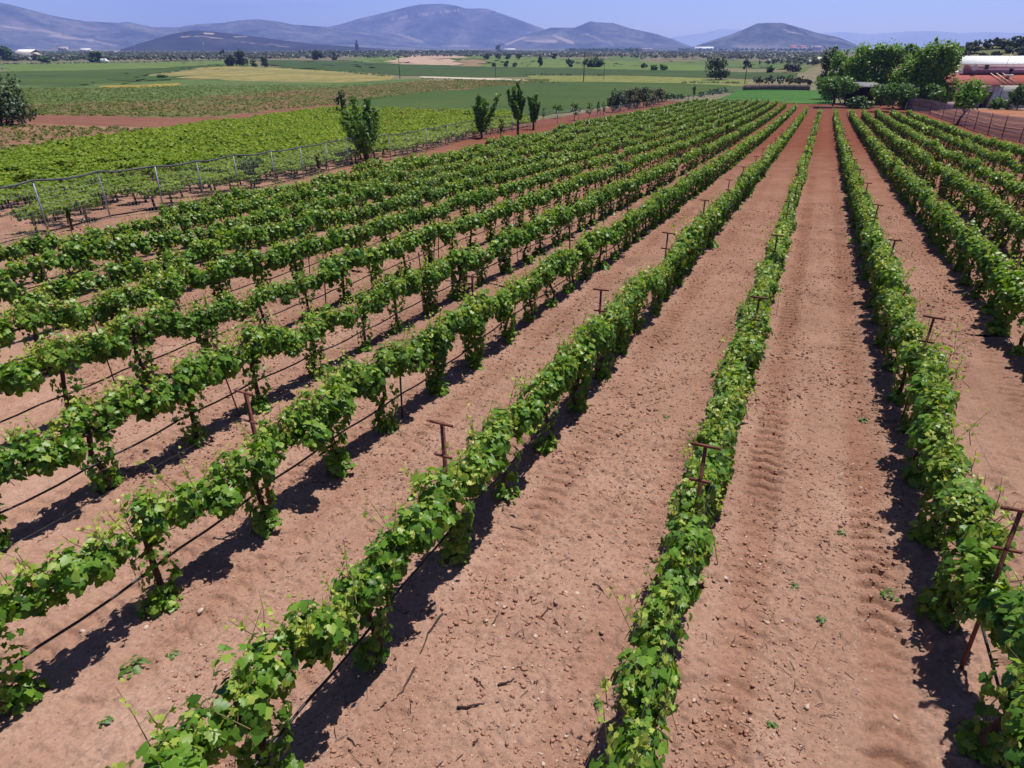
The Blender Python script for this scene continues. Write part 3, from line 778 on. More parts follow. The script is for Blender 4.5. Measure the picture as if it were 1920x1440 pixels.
field('field', 'mid green field below the dry yellow one', [(-80, 226), (150, 222), (330, 221), (480, 200), (640, 176), (800, 163)], [(-80, 160), (150, 161), (330, 149), (480, 152), (640, 155), (800, 147)], G_MID, 50, 16)
field('field', 'narrow gold strip of dry grass at the left', [(185, 164), (260, 165), (335, 161)], [(195, 161), (260, 160), (340, 156)], G_GOLD)
field('field', 'young vineyard with red soil showing through', [(-60, 220), (150, 221), (380, 225), (520, 210), (640, 199), (800, 175), (1030, 153)], [(-60, 196), (150, 194), (380, 182), (520, 172), (640, 163), (800, 152), (1030, 148)], G_REDV, 60, 14)
field('dirt_track', 'pale dirt track line across the fields', [(788, 146), (900, 149.5), (1000, 153), (1060, 154.5)], [(790, 143.5), (900, 146.5), (1000, 150), (1060, 152.5)], G_PALE, 40, 3)
field('field', 'yellow-green vine strip beyond the teal wheat', [(1000, 154), (1150, 154), (1280, 157), (1400, 164)], [(985, 142), (1150, 142), (1280, 145), (1400, 152)], G_YG)
field('field', 'teal green wheat field behind the fence trees', [(620, 209), (760, 213), (900, 214), (1010, 216), (1150, 200), (1300, 181), (1400, 170)], [(655, 188), (800, 173), (900, 164), (1010, 154), (1150, 154), (1300, 158), (1400, 163)], G_TEAL, 60, 16)
field('field', 'bare red soil strip at the left', [(-60, 234), (130, 237), (300, 241), (400, 236), (520, 221), (640, 203)], [(-60, 215), (130, 217), (300, 222), (400, 222), (520, 206), (640, 195)], G_RED, 50)
_sb, _st = field('field', 'brown soil plot with sparse young plants', [(-60, 322), (50, 295), (180, 274), (300, 258), (420, 240)], [(-60, 233), (50, 234), (180, 237), (300, 240), (400, 236)], G_BROWN, 40)
BUSH_B = [(-60, 462), (93, 436), (208, 406), (307, 390), (385, 374), (517, 346), (617, 319), (697, 299), (762, 290), (880, 258), (960, 243), (1000, 235)]
BUSH_T = [(-60, 322), (50, 296), (173, 273), (300, 256), (393, 240), (483, 229), (547, 219), (623, 207), (700, 209), (800, 212), (900, 214), (960, 216)]
field('field', 'soil of the dense green bush vineyard beyond the fence', BUSH_B, BUSH_T, field_mat('bush_soil', [(.24, .125, .08), (.27, .15, .10)], .2, 2, mott=.25), 60, 16, 0)
field('grass_plot', 'bright green grass plot at the end of the vine rows', [(1345, 187), (1400, 190), (1480, 194), (1560, 196)], [(1385, 169), (1430, 168.5), (1500, 169), (1565, 171)], G_BRIGHT, 40, 8, .0)
field('yard_soil', 'bare orange red yard in front of the farm building', [(1745, 212), (1800, 226), (1860, 241), (1960, 262)], [(1745, 204), (1800, 204), (1860, 204), (1960, 206)], G_YARD, 40, 10, 0)

# sparse crop plants and vineyard tufts on the middle fields
def tufts(name, label, bottom, top, n, size, mat, tint, nl=10, rows=None, lod='far'):
    B = np.array([at(*q)[:2] for q in resample(bottom, 40)]); T = np.array([at(*q)[:2] for q in resample(top, 40)])
    u = rng.uniform(0, 39, n); i = np.minimum(u.astype(int), 38); fr = (u - i)[:, None]
    s = rng.random(n)[:, None]
    if rows: s = (np.floor(s * rows) + .5 + rng.normal(size=(n, 1)) * .10) / rows
    XY = (B[i] * (1 - fr) + B[i + 1] * fr) * (1 - s) + (T[i] * (1 - fr) + T[i + 1] * fr) * s
    Z = gz(XY[:, 0], XY[:, 1]) + .1
    sz = size * rng.uniform(.6, 1.35, n)
    d = sphere_dirs(n * nl).reshape(n, nl, 3); d[..., 2] = abs(d[..., 2])
    P = np.stack([XY[:, 0], XY[:, 1], Z], 1)[:, None] + d * sz[:, None, None] * rng.uniform(.4, 1, (n, nl, 1))
    lv = leaves(P.reshape(-1, 3), (d * .7 + [0, 0, .6]).reshape(-1, 3) + rng.normal(size=(n * nl, 3)) * .3, rng.normal(size=(n * nl, 3)) - [0, 0, .6],
                np.repeat(sz, nl) * .75, np.repeat(rng.normal(size=n) * .16 + tint, nl) + rng.normal(size=n * nl) * .1, lod)
    o = obj(name, [(lv[0], lv[1], mat, lv[2])]); tag(o, label, name.replace('_', ' '), None, 'stuff')
M_CROP = leaf_mat('crop_leaf', (.06, .105, .022), (.105, .155, .030), (.19, .21, .06), .25, .1, .8)
tufts('young_crop_plants', 'rows of small young plants on brown soil', [(-40, 320), (50, 294), (180, 273), (300, 257), (410, 241)], [(-40, 238), (50, 238), (180, 240), (300, 243), (395, 238)], 800, .26, M_CROP, .5, 8, rows=16)
tufts('young_vineyard_tufts', 'green tufts over the red soil vineyard', [(-50, 216), (150, 218), (380, 221), (520, 207), (640, 196), (800, 173), (1030, 153)], [(-50, 165), (150, 166), (380, 160), (520, 160), (640, 161), (800, 152), (1030, 149)], 9500, .34, M_CROP, .52, 6)

for ln, n_t, sz_, mt_, lab in (([(655, 206), (700, 207), (760, 209), (830, 212)], 130, .8, 'olive', 'brownish scrub along the far edge of the bush vineyard'),
        ([(300, 138.5), (400, 126), (470, 124), (560, 130), (650, 136), (730, 144)], 150, 1.0, 'green', 'rough grass margin along the dry yellow field'),
        ([(0, 121), (150, 119), (300, 117), (420, 114)], 160, 1.5, 'olive', 'low scrub below the far left olive groves'),
        ([(985, 141), (1030, 141), (1080, 142), (1130, 142.5)], 60, 1.0, 'dark', 'dark shrubs above the yellow-green vine strip'),
        ([(790, 148), (860, 150), (930, 152), (1010, 155), (1060, 156)], 90, .7, 'green', 'weedy margin below the pale dirt track'),
        ([(1280, 156), (1330, 156), (1390, 157)], 50, .9, 'green', 'weedy margin under the big round tree'),
        ([(420, 240), (480, 228), (545, 219), (610, 209)], 120, .6, 'olive', 'dry weeds where the red soil strip meets the bush vineyard')):
    Q = np.array([at(*q)[:2] for q in resample(ln, 60)]); i_ = rng.integers(0, 59, n_t); f_ = rng.random((n_t, 1))
    XY = Q[i_] * (1 - f_) + Q[i_ + 1] * f_ + rng.normal(size=(n_t, 2)) * sz_ * .8
    d = sphere_dirs(n_t * 14).reshape(n_t, 14, 3); d[..., 2] = abs(d[..., 2]); s_ = sz_ * rng.uniform(.5, 1.4, n_t)
    Pq = np.stack([XY[:, 0], XY[:, 1], gz(XY[:, 0], XY[:, 1])], 1)[:, None] + d * s_[:, None, None] * rng.uniform(.4, 1, (n_t, 14, 1))
    lv = leaves(Pq.reshape(-1, 3), (d * .7 + [0, 0, .6]).reshape(-1, 3), rng.normal(size=(n_t * 14, 3)) - [0, 0, .6], np.repeat(s_, 14) * .6, np.repeat(rng.normal(size=n_t) * .16 + .45, 14), 'far')
    tag(obj('margin_scrub', [(lv[0], lv[1], TREE_M[mt_], lv[2])]), lab, 'scrub', None, 'stuff')

# ------------------------------------------------------------------ bush vines beyond the fence
fb = np.array([at(*q)[:2] for q in resample(BUSH_B, 60)]); ft = np.array([at(*q)[:2] for q in resample(BUSH_T, 60)])
cand = []
for i in range(59):
    a0, a1, b0, b1 = fb[i], fb[i + 1], ft[i], ft[i + 1]
    L0 = np.linalg.norm(a1 - a0); D = np.linalg.norm(b0 - a0)
    nr = max(int(D / 1.9), 1)
    for r_ in range(nr):
        s = (r_ + .18) / nr
        p0 = a0 * (1 - s) + b0 * s; p1 = a1 * (1 - s) + b1 * s
        m = max(int(round(np.linalg.norm(p1 - p0) / 1.35 + rng.uniform(-.45, .45))), 0)
        for q in range(m):
            p = p0 + (p1 - p0) * ((q + rng.uniform(.2, .8)) / m) + rng.normal(size=2) * .14
            P = np.array([p[0], p[1], float(gz(p[0], p[1])) + .08])
            px, py, z = proj(P)
            if -40 < px < 1960: cand.append((float(z), P, r_, px))
cand.sort(key=lambda t: t[0])
def bush_parts(seed, lod):
    r = np.random.default_rng(seed); n = {'mid': 210, 'far': 96}[lod]
    Pp = []; D = []; T = []
    for _ in range(6):
        a = r.uniform(0, 6.28); c = np.array([.34 * math.cos(a), .34 * math.sin(a), r.uniform(.52, .72)]); q = n // 6
        d = sphere_dirs(q, r); d[:, 2] += .15
        Pp.append(c + d * [.42, .42, .22] * (r.random(q) ** .5)[:, None]); D.append(d + [0, 0, .7]); T.append(.45 + .5 * (Pp[-1][:, 2] - .5) + r.normal(size=q) * .15)
    Pp = np.concatenate(Pp); D = np.concatenate(D)
    lv = leaves(Pp, D + r.normal(size=D.shape) * .4, r.normal(size=D.shape) * .6 - [0, 0, .8], r.uniform(.10, .17, len(Pp)) * (1 if lod == 'mid' else 1.5), np.concatenate(T), lod, r)
    tr = merge([tube([(0, 0, -.1), (r.normal() * .05, r.normal() * .05, .3), (r.normal() * .08, r.normal() * .08, .62)], [.055, .05, .045], 5, False)] +
               [tube([(0, 0, .5), (.22 * math.cos(a), .22 * math.sin(a), .62)], [.035, .02], 4, False) for a in (0.4, 2.5, 4.6)])
    return lv, tr
BV = []
for i in range(8):
    lv, tr = bush_parts(300 + i, 'mid')
    BV.append((mesh_data('bush_foliage', [(lv[0], lv[1], M_BUSH, lv[2])]), mesh_data('bush_trunk', [(tr[0], tr[1], M_BARK, None)])))
BF = [bush_parts(400 + i, 'far') for i in range(8)]
front = sorted([c for c in cand[:290] if c[2] == 0 and 0 <= c[3] <= 1920], key=lambda c: c[3]); fid = {id(c): i + 1 for i, c in enumerate(front)}
LP = []; TR = []
for n, c in enumerate(cand):
    z, P, r_, px = c
    if n < 290:
        e = empty('bush_vine', P, rng.uniform(0, 6.28)); k_ = rng.uniform(.85, 1.2); e.scale = (k_, k_, k_ * rng.uniform(.9, 1.1))
        f_, t_ = BV[int(rng.integers(0, 8))]
        for nm, m_ in (('foliage', f_), ('trunk', t_)):
            q = bpy.data.objects.new(nm, m_); q.parent = e; COL.objects.link(q)
        if id(c) in fid:
            lab = f"bush vine, {ordw(fid[id(c)])} from the left edge in the front row behind the pipe fence"
        else: lab = 'low round bush vine among the crowded rows behind the pipe fence'
        tag(e, lab, 'bush vine', 'bush vines beyond the fence')
    else:
        lv, tr = BF[int(rng.integers(0, 8))]; k_ = rng.uniform(.85, 1.25)
        LP.append((lv[0] * k_ + P, lv[1], np.clip(lv[2] + rng.normal() * .12 + .06, 0, 1)))
        if z < 90: TR.append((tr[0] * k_ + P, tr[1]))
tv, tf = merge(TR)
tag(obj('bush_vineyard', join_leaves(LP, M_BUSH) + [(tv, tf, M_BARK, None)]), 'bright green mass of bush vines beyond the fence', 'bush vines', None, 'stuff')

# ------------------------------------------------------------------ fences
M_NET = plain('net_wire', (.46, .47, .48), (.36, .37, .38), .6, 8, .4, .3)
M_PIPE = plain('dark_pipe', (.075, .08, .09), (.045, .05, .055), .6, 8, .4)
def net(pts, h, step, rad, mat, rows, z0=.05):
    """woven wire between ground points pts (list of xyz), one mesh"""
    pts = np.asarray(pts); L = np.concatenate([[0], np.cumsum(np.linalg.norm(np.diff(pts, axis=0), axis=1))])
    t = np.arange(0, L[-1], step); q = np.stack([np.interp(t, L, pts[:, i]) for i in range(3)], 1)
    q[:, 2] = gz(q[:, 0], q[:, 1])
    out = []
    for j in range(rows + 1): out.append(tube(q + [0, 0, z0 + (h - z0) * j / rows], rad, 3, False))
    n = len(q)
    # diagonal wires of the weave as thin two-sided strips
    for sg in (-1, 1):
        i = np.arange(n - 4) + (2 if sg < 0 else 2)
        a = q[i]; b = q[np.clip(i + sg * 2, 0, n - 1)]
        dirn = unit(b - a)
        w = dirn * rad
        v = np.stack([a - w + [0, 0, z0], a + w + [0, 0, z0], b + w + [0, 0, h], b - w + [0, 0, h]], 1).reshape(-1, 3)
        out.append((v, (np.arange(len(i)) * 4)[:, None] + np.arange(4)[None]))
    return merge(out)
FB = [(-40, 470), (93, 440), (208, 410), (307, 395), (385, 378), (450, 362), (517, 350), (570, 337), (617, 323), (655, 312), (697, 303), (733, 300), (765, 294), (800, 284), (840, 273), (880, 262), (920, 254), (960, 247), (1003, 239), (1045, 232)]
FP = [at(*q) for q in FB]
root = empty('boundary_fence', FP[4])
o0 = FP[4]
for i, P in enumerate(FP):
    lean = rng.normal(size=2) * .035
    v, f = tube([P - o0 - [0, 0, .3], P - o0 + [lean[0], lean[1], 1.98]], .034, 7)
    obj('post', [(v, f, M_GALV, None)], root)
top = []
for a, b in zip(FP[:-1], FP[1:]):
    for t in np.linspace(0, 1, 5)[:-1]:
        q = a * (1 - t) + b * t; q = q.copy(); q[2] = float(gz(q[0], q[1])) + 2.0 - .09 * 4 * t * (1 - t) + rng.normal() * .018; top.append(q - o0)
v, f = tube(top, .042, 7); obj('top_pipe', [(v, f, M_PIPE, None)], root, smooth=True)
v, fs = net(FP, 1.9, .16, .0034, M_NET, 10); obj('wire_net', [(v - o0, fs, M_NET, None)], root)
tag(root, 'grey pipe-topped wire net fence along the left vineyard edge', 'fence')
FB2 = [(1045, 232), (1085, 227), (1125, 222), (1160, 217), (1190, 212), (1225, 206), (1260, 200), (1290, 195), (1320, 187), (1350, 180), (1372, 174), (1392, 170)]
FP2 = [at(*q) for q in FB2]; root = empty('wire_fence', FP2[3]); o0 = FP2[3]
for P in FP2:
    v, f = tube([P - o0 - [0, 0, .3], P - o0 + [rng.normal() * .04, 0, 1.9]], .04, 6); obj('post', [(v, f, M_GALV, None)], root)
v, fs = net(FP2, 1.8, .3, .006, M_NET, 8); obj('wire_net', [(v - o0, fs, M_NET, None)], root)
tag(root, 'grey wire fence running on past the small trees to the grass plot', 'fence')
# low post row of the field edge left of the fence trees: right-hand fence with dark posts
M_NET2 = plain('dark_net', (.26, .185, .225), (.20, .14, .18), .7, 8, .3)
RB = [(1700, 206), (1722, 209), (1743, 214), (1766, 223), (1787, 230), (1808, 238), (1826, 245), (1852, 253), (1878, 260), (1911, 266), (1960, 278)]
RP = [at(*q) for q in RB]; root = empty('yard_fence', RP[5]); o0 = RP[5]
for P in RP:
    v, f = tube([P - o0 - [0, 0, .3], P - o0 + [rng.normal() * .06, rng.normal() * .05, 2.35]], .045, 6); obj('post', [(v, f, M_RUSTD, None)], root)
mid = []
for a, b in zip(RP[:-1], RP[1:]):
    for t in np.linspace(0, 1, 5)[:-1]:
        q = (a * (1 - t) + b * t).copy(); q[2] = float(gz(q[0], q[1])) + 1.15 - .07 * 4 * t * (1 - t) + rng.normal() * .02; mid.append(q - o0)
v, f = tube(mid, .035, 6); obj('rail_cable', [(v, f, M_RUSTD, None)], root)
v, fs = net(RP, 2.25, .12, .019, M_NET2, 16); obj('wire_net', [(v - o0, fs, M_NET2, None)], root)
tag(root, 'dark mesh fence with thin posts in front of the farmyard', 'fence')

# ------------------------------------------------------------------ trees
def crown(blobs, n, leaf, lod, r, tint=.4, clump=.30, dens=14):
    blobs = np.asarray(blobs, float); vol = np.prod(blobs[:, 3:], axis=1) ** .67; vol /= vol.sum()
    nc = max(n // dens, 4); bi = r.choice(len(blobs), nc, p=vol)
    d = sphere_dirs(nc, r); c = blobs[bi, :3] + d * blobs[bi, 3:] * (r.uniform(.35, 1.0, nc) ** .5)[:, None]
    cr = clump * blobs[bi, 3:].min(1) * r.uniform(.6, 1.3, nc)
    ct = r.normal(size=nc) * .16
    P = np.repeat(c, dens, 0) + r.normal(size=(nc * dens, 3)) * np.repeat(cr, dens)[:, None] * .6
    nn = np.repeat(d * .6, dens, 0) + [0, 0, .55] + r.normal(size=(nc * dens, 3)) * .5
    return leaves(P, nn, r.normal(size=P.shape) * .7 - [0, 0, .5], leaf * r.uniform(.7, 1.3, len(P)), tint + np.repeat(ct, dens) + r.normal(size=len(P)) * .1, lod, r)

def tree(name, label, base, H, W, kind='round', mat='green', n=900, leaf=None, group=None, seed=0, trunk=.3, lean=(0, 0), bark=None, cat='tree', lod='far', tint=.4, clump=.30):
    r = np.random.default_rng(900 + seed); base = np.asarray(base, float)
    leaf = leaf or max(H * .05, mpp(base) * 1.6)
    e = empty(name, base, r.uniform(0, 6.28) if kind not in ('leanfig',) else 0)
    rt = max(.018 * H, .04) if kind != 'bush' else .02 * H
    top = np.array([lean[0], lean[1], trunk * H])
    wood = []; blobs = []
    if kind == 'upright':
        nl = 9; limb_pts = []
        wood.append(tube([(0, 0, -.3), (top[0] * .4, top[1] * .4, trunk * H * .5), top], [rt * 1.7, rt * 1.4, rt * 1.3], 8, False))
        PL = []; DL = []; TL = []
        for i in range(nl):
            a = 6.28 * i / nl + r.normal() * .25; rad = W * .5 * r.uniform(.45, 1.0) * (.35 if i % 4 == 0 else 1); h = H * r.uniform(.72, 1.0) * (1.0 if i % 4 == 0 else .9)
            p1 = top + [rad * .55 * math.cos(a), rad * .55 * math.sin(a), (h - top[2]) * .4]; p2 = np.array([top[0] + rad * math.cos(a), top[1] + rad * math.sin(a), h])
            tt = np.linspace(0, 1, 6)[:, None]; pts = (1 - tt) ** 2 * top + 2 * tt * (1 - tt) * p1 + tt ** 2 * p2 + r.normal(size=(6, 3)) * .03 * W * tt
            wood.append(tube(pts, np.linspace(rt * .75, rt * .15, 6), 5, False))
            m = n // nl; u = r.uniform(.16, 1.03, m); q = np.stack([np.interp(u, np.linspace(0, 1, 6), pts[:, j]) for j in range(3)], 1)
            d = sphere_dirs(m, r); rr = W * .135 * (1.15 - .45 * u); off = d * rr[:, None] * (r.random(m) ** .5)[:, None]
            PL.append(q + off); DL.append(d * .8 + [0, 0, .35]); TL.append(np.full(m, tint + r.normal() * .1) + r.normal(size=m) * .13)
        P = np.concatenate(PL); D = np.concatenate(DL)
        lv = leaves(P, D + r.normal(size=D.shape) * .35, r.normal(size=D.shape) * .5 - [0, 0, .9], leaf * r.uniform(.7, 1.3, len(P)), np.concatenate(TL), lod, r)
    else:
        if kind == 'cypress':
            blobs = [(0, 0, H * z, W * .5 * s, W * .5 * s, H * .14) for z, s in ((.18, .8), (.34, 1), (.5, .95), (.66, .8), (.8, .55), (.92, .25))]
        elif kind == 'bush':
            blobs = [(r.normal() * W * .17, r.normal() * W * .17, H * r.uniform(.25, .62), W * .3, W * .3, H * .33) for _ in range(5)]
        elif kind == 'wide':
            for i in range(8):
                a = 6.28 * i / 8 + r.normal() * .3; rad = W * .5 * r.uniform(.35, .75)
                blobs.append((lean[0] + rad * math.cos(a), lean[1] + rad * math.sin(a), H * r.uniform(.55, .8), W * .22, W * .22, H * .2))
            blobs.append((lean[0], lean[1], H * .78, W * .3, W * .3, H * .2))
        elif kind == 'tall':
            for i in range(16):
                a = r.uniform(0, 6.28); z = r.uniform(trunk + .05, .86); rad = W * .5 * (.95 - .5 * z) * r.uniform(.3, 1.1)
                blobs.append((lean[0] + rad * math.cos(a), lean[1] + rad * math.sin(a), H * z, W * .24, W * .24, H * r.uniform(.12, .19)))
            for i in range(3):
                blobs.append((r.normal() * W * .16, r.normal() * W * .16, H * r.uniform(.84, .92), W * .10, W * .10, H * .09))
        else:
            for i in range(7):
                a = 6.28 * i / 7 + r.normal() * .3; rad = W * .5 * r.uniform(.35, .68)
                blobs.append((lean[0] + rad * math.cos(a), lean[1] + rad * math.sin(a), H * r.uniform(trunk + .12, .8), W * .25, W * .25, H * .18))
            blobs.append((lean[0], lean[1], H * .82, W * .26, W * .26, H * .17))
        lv = crown(blobs, n, leaf, lod, r, tint, clump)
        wood.append(tube([(0, 0, -.3), (top[0] * .35, top[1] * .35, top[2] * .5), top], [rt * 1.6, rt * 1.2, rt], 7, False))
        for b in blobs[::2]:
            c = np.array(b[:3]); wood.append(tube([top * .8, top * .35 + c * .65 + [0, 0, -H * .04], c], [rt * .7, rt * .45, rt * .15], 5, False))
    wv, wf = merge(wood)
    obj('trunk', [(wv, wf, bark or M_TRUNK, None)], e, smooth=True)
    obj('crown', [(lv[0], lv[1], TREE_M[mat], lv[2])], e)
    tag(e, label, cat, group)
    return e
_ts = [0]
def ptree(name, label, px, yb, yt, wpx, **kw):
    P = at(px, yb); _ts[0] += 1
    return tree(name, label, P, height_for(P, yt), wpx * mpp(P), seed=_ts[0] * 3, **kw)

FG = 'trees along the boundary fence'
ptree('mulberry_tree', 'largest upright fence tree with many leafy arms, leftmost', 688, 306, 186, 98, kind='upright', mat='mulberry', n=3800, leaf=.17, trunk=.20, lod='mid', group=FG, tint=.42)
ptree('tree', 'slim dark tree rising behind the largest fence tree', 643, 218, 168, 24, kind='tall', mat='dark', n=700, group=FG)
ptree('mulberry_tree', 'bushy upright tree with forked bare legs at the fence', 903, 259, 171, 62, kind='upright', mat='mulberry', n=2600, leaf=.21, trunk=.13, lod='mid', group=FG, tint=.36)
ptree('mulberry_tree', 'tallest slim fence tree with a dark trunk and forked top', 971, 259, 159, 48, kind='upright', mat='mulberry', n=2000, leaf=.21, trunk=.34, lod='mid', group=FG, tint=.36)
ptree('mulberry_tree', 'narrow upright tree right of the tallest slim one', 1000, 243, 168, 40, kind='upright', mat='mulberry', n=2000, leaf=.22, trunk=.18, lod='mid', group=FG, tint=.38)
ptree('sapling', 'small thin sapling between the forked and the slim fence trees', 939, 260, 218, 17, kind='tall', mat='light', n=300, trunk=.25, group=FG, cat='sapling')
ptree('sapling', 'low brownish sapling beside the fence left of the largest tree', 601, 336, 290, 14, kind='tall', mat='rust', n=260, leaf=.12, trunk=.3, group=FG, cat='sapling')
ptree('sapling', 'yellow-green shrub overhanging the fence pipe', 472, 352, 283, 50, kind='tall', mat='light', n=520, leaf=.13, trunk=.3, group=FG, cat='shrub')
ptree('sapling', 'stunted dark sapling stub near the left fence posts', 137, 432, 383, 14, kind='tall', mat='green', n=120, leaf=.10, trunk=.4, group=FG, cat='sapling')
ptree('sapling', 'thin dark sapling right of the narrow upright tree', 1018, 223, 201, 10, kind='tall', mat='dark', n=200, trunk=.2, group=FG, cat='sapling')
ptree('fruit_tree', 'light green round young tree, first past the slim fence trees', 1045, 222, 191, 24, kind='round', mat='light', n=700, trunk=.25, group=FG)
ptree('fruit_tree', 'darker round tree with a clear trunk on red soil', 1077, 226, 188, 23, kind='round', mat='green', n=700, trunk=.32, group=FG)
ptree('fruit_tree', 'small light green tree right of the darker round tree', 1105, 221, 190, 17, kind='round', mat='light', n=500, trunk=.25, group=FG)
ptree('fruit_tree', 'narrow little tree before the dark bush row, left one', 1120, 216, 186, 11, kind='tall', mat='green', n=300, trunk=.2, group=FG)
ptree('fruit_tree', 'narrow little tree before the dark bush row, right one', 1131, 215, 187, 11, kind='tall', mat='light', n=300, trunk=.2, group=FG)
for i, (px, yb, yt, ww, mt, wd) in enumerate([(1148, 211, 168, 25, 'dark', 'dark green'), (1163, 208, 171, 20, 'dark', 'dark green'), (1178, 206, 168, 20, 'rust', 'reddish'), (1193, 203, 166, 20, 'rust', 'reddish'),
                                             (1206, 201, 163, 18, 'dark', 'dark green'), (1219, 199, 166, 20, 'rust', 'reddish'), (1234, 196, 165, 22, 'rust', 'reddish')]):
    ptree('plum_tree', f'{wd} dense tree, {ordw(i + 1)} from left in the dark row on red soil', px, yb, yt - 2, ww * 1.25, kind='round', mat=mt, n=1700, trunk=.1, clump=.42, group='dark dense trees along the fence')
for i, (px, yb, yt, ww) in enumerate([(1250, 190, 171, 13), (1264, 188, 173, 11), (1280, 186, 173, 14), (1300, 184, 161, 8), (1316, 182, 170, 14), (1331, 178, 165, 13), (1346, 176, 163, 14), (1357, 173, 162, 12)]):
    ptree('fence_shrub', f'green shrub on the wire fence, {ordw(i + 1)} from left after the dark tree row', px, yb, yt, ww * (1.5 if i != 3 else 1), kind='bush' if i != 3 else 'tall', mat='green', n=520, group='shrubs along the wire fence', cat='shrub')
# left-edge tree
ptree('conifer_tree', 'big dark drooping tree cut by the left photo edge', -12, 236, 134, 132, kind='tall', mat='dark', n=6500, leaf=.26, trunk=.04, clump=.5)

# the tall clump by the farm and the low spreading trees before it
TG = 'tall trees beside the farm building'
for px, yb, yt, ww, mt, n, lab in [(1546, 186, 87, 36, 'dark', 900, 'dark narrow tree at the left rear of the tall clump'),
        (1564, 193, 94, 56, 'bright', 1500, 'leftmost bright tree of the tall clump, rather low'), (1600, 195, 84, 58, 'bright', 2000, 'broad bright tree of the tall clump, behind the shed'),
        (1632, 196, 79, 54, 'bright', 1900, 'bright tree left of the centre of the tall clump'), (1662, 196, 81, 58, 'bright', 2100, 'darker tree at the centre of the tall clump'),
        (1692, 204, 80, 58, 'bright', 2100, 'darker pointed tree right of the clump centre'), (1722, 205, 71, 54, 'bright', 2000, 'tallest tree of the clump with a feathery top'),
        (1750, 205, 75, 50, 'bright', 2200, 'right-hand tall tree leaning over the red roof')]:
    ptree('tall_tree', lab, px, yb, yt, ww, kind='tall', mat=mt, n=int(n * 4.6), leaf=.37, trunk=.08, group=TG, tint=.84, clump=.44)
LG = 'low spreading trees at the row ends'
ptree('fig_tree', 'low spreading fig tree left of the grey shed roof', 1561, 200, 141, 76, kind='wide', mat='fig', n=3200, leaf=.36, trunk=.36, group=LG, tint=.5)
ptree('fig_tree', 'low spreading fig tree right of the shed with a forked bare trunk', 1671, 210, 155, 88, kind='wide', mat='fig', n=3400, leaf=.36, trunk=.34, bark=M_PALEBARK, group=LG)
ptree('fig_tree', 'low dark fig tree under the tall clump near the house', 1742, 207, 158, 48, kind='wide', mat='fig', n=1800, leaf=.36, trunk=.3, group=LG)
ptree('sapling', 'small yellow-green sapling by the yard fence corner', 1727, 207, 176, 12, kind='tall', mat='light', n=240, leaf=.3, trunk=.2, group=LG, cat='sapling')
# leaning tree by the right fence
P = at(1793, 234); H_ = height_for(P, 147); m_ = mpp(P)
tree('leaning_tree', 'leaning tree with two stacked crowns in front of the red roof', P, H_, 56 * m_, kind='round', mat='bright', n=2800, leaf=.25, trunk=.30, lean=tuple((vR * 11 * m_)[:2]), seed=77, tint=.6).rotation_euler = (0, 0, 0)
P2_ = P
ptree('yard_tree', 'round dark tree by the white wall at the right edge', 1906, 207, 155, 40, kind='round', mat='green', n=2400, leaf=.32, trunk=.22, tint=.6)
ptree('yard_shrub', 'leafy shrub at the foot of the white wall', 1869, 206, 182, 34, kind='bush', mat='fig', n=1400, leaf=.28, cat='shrub')

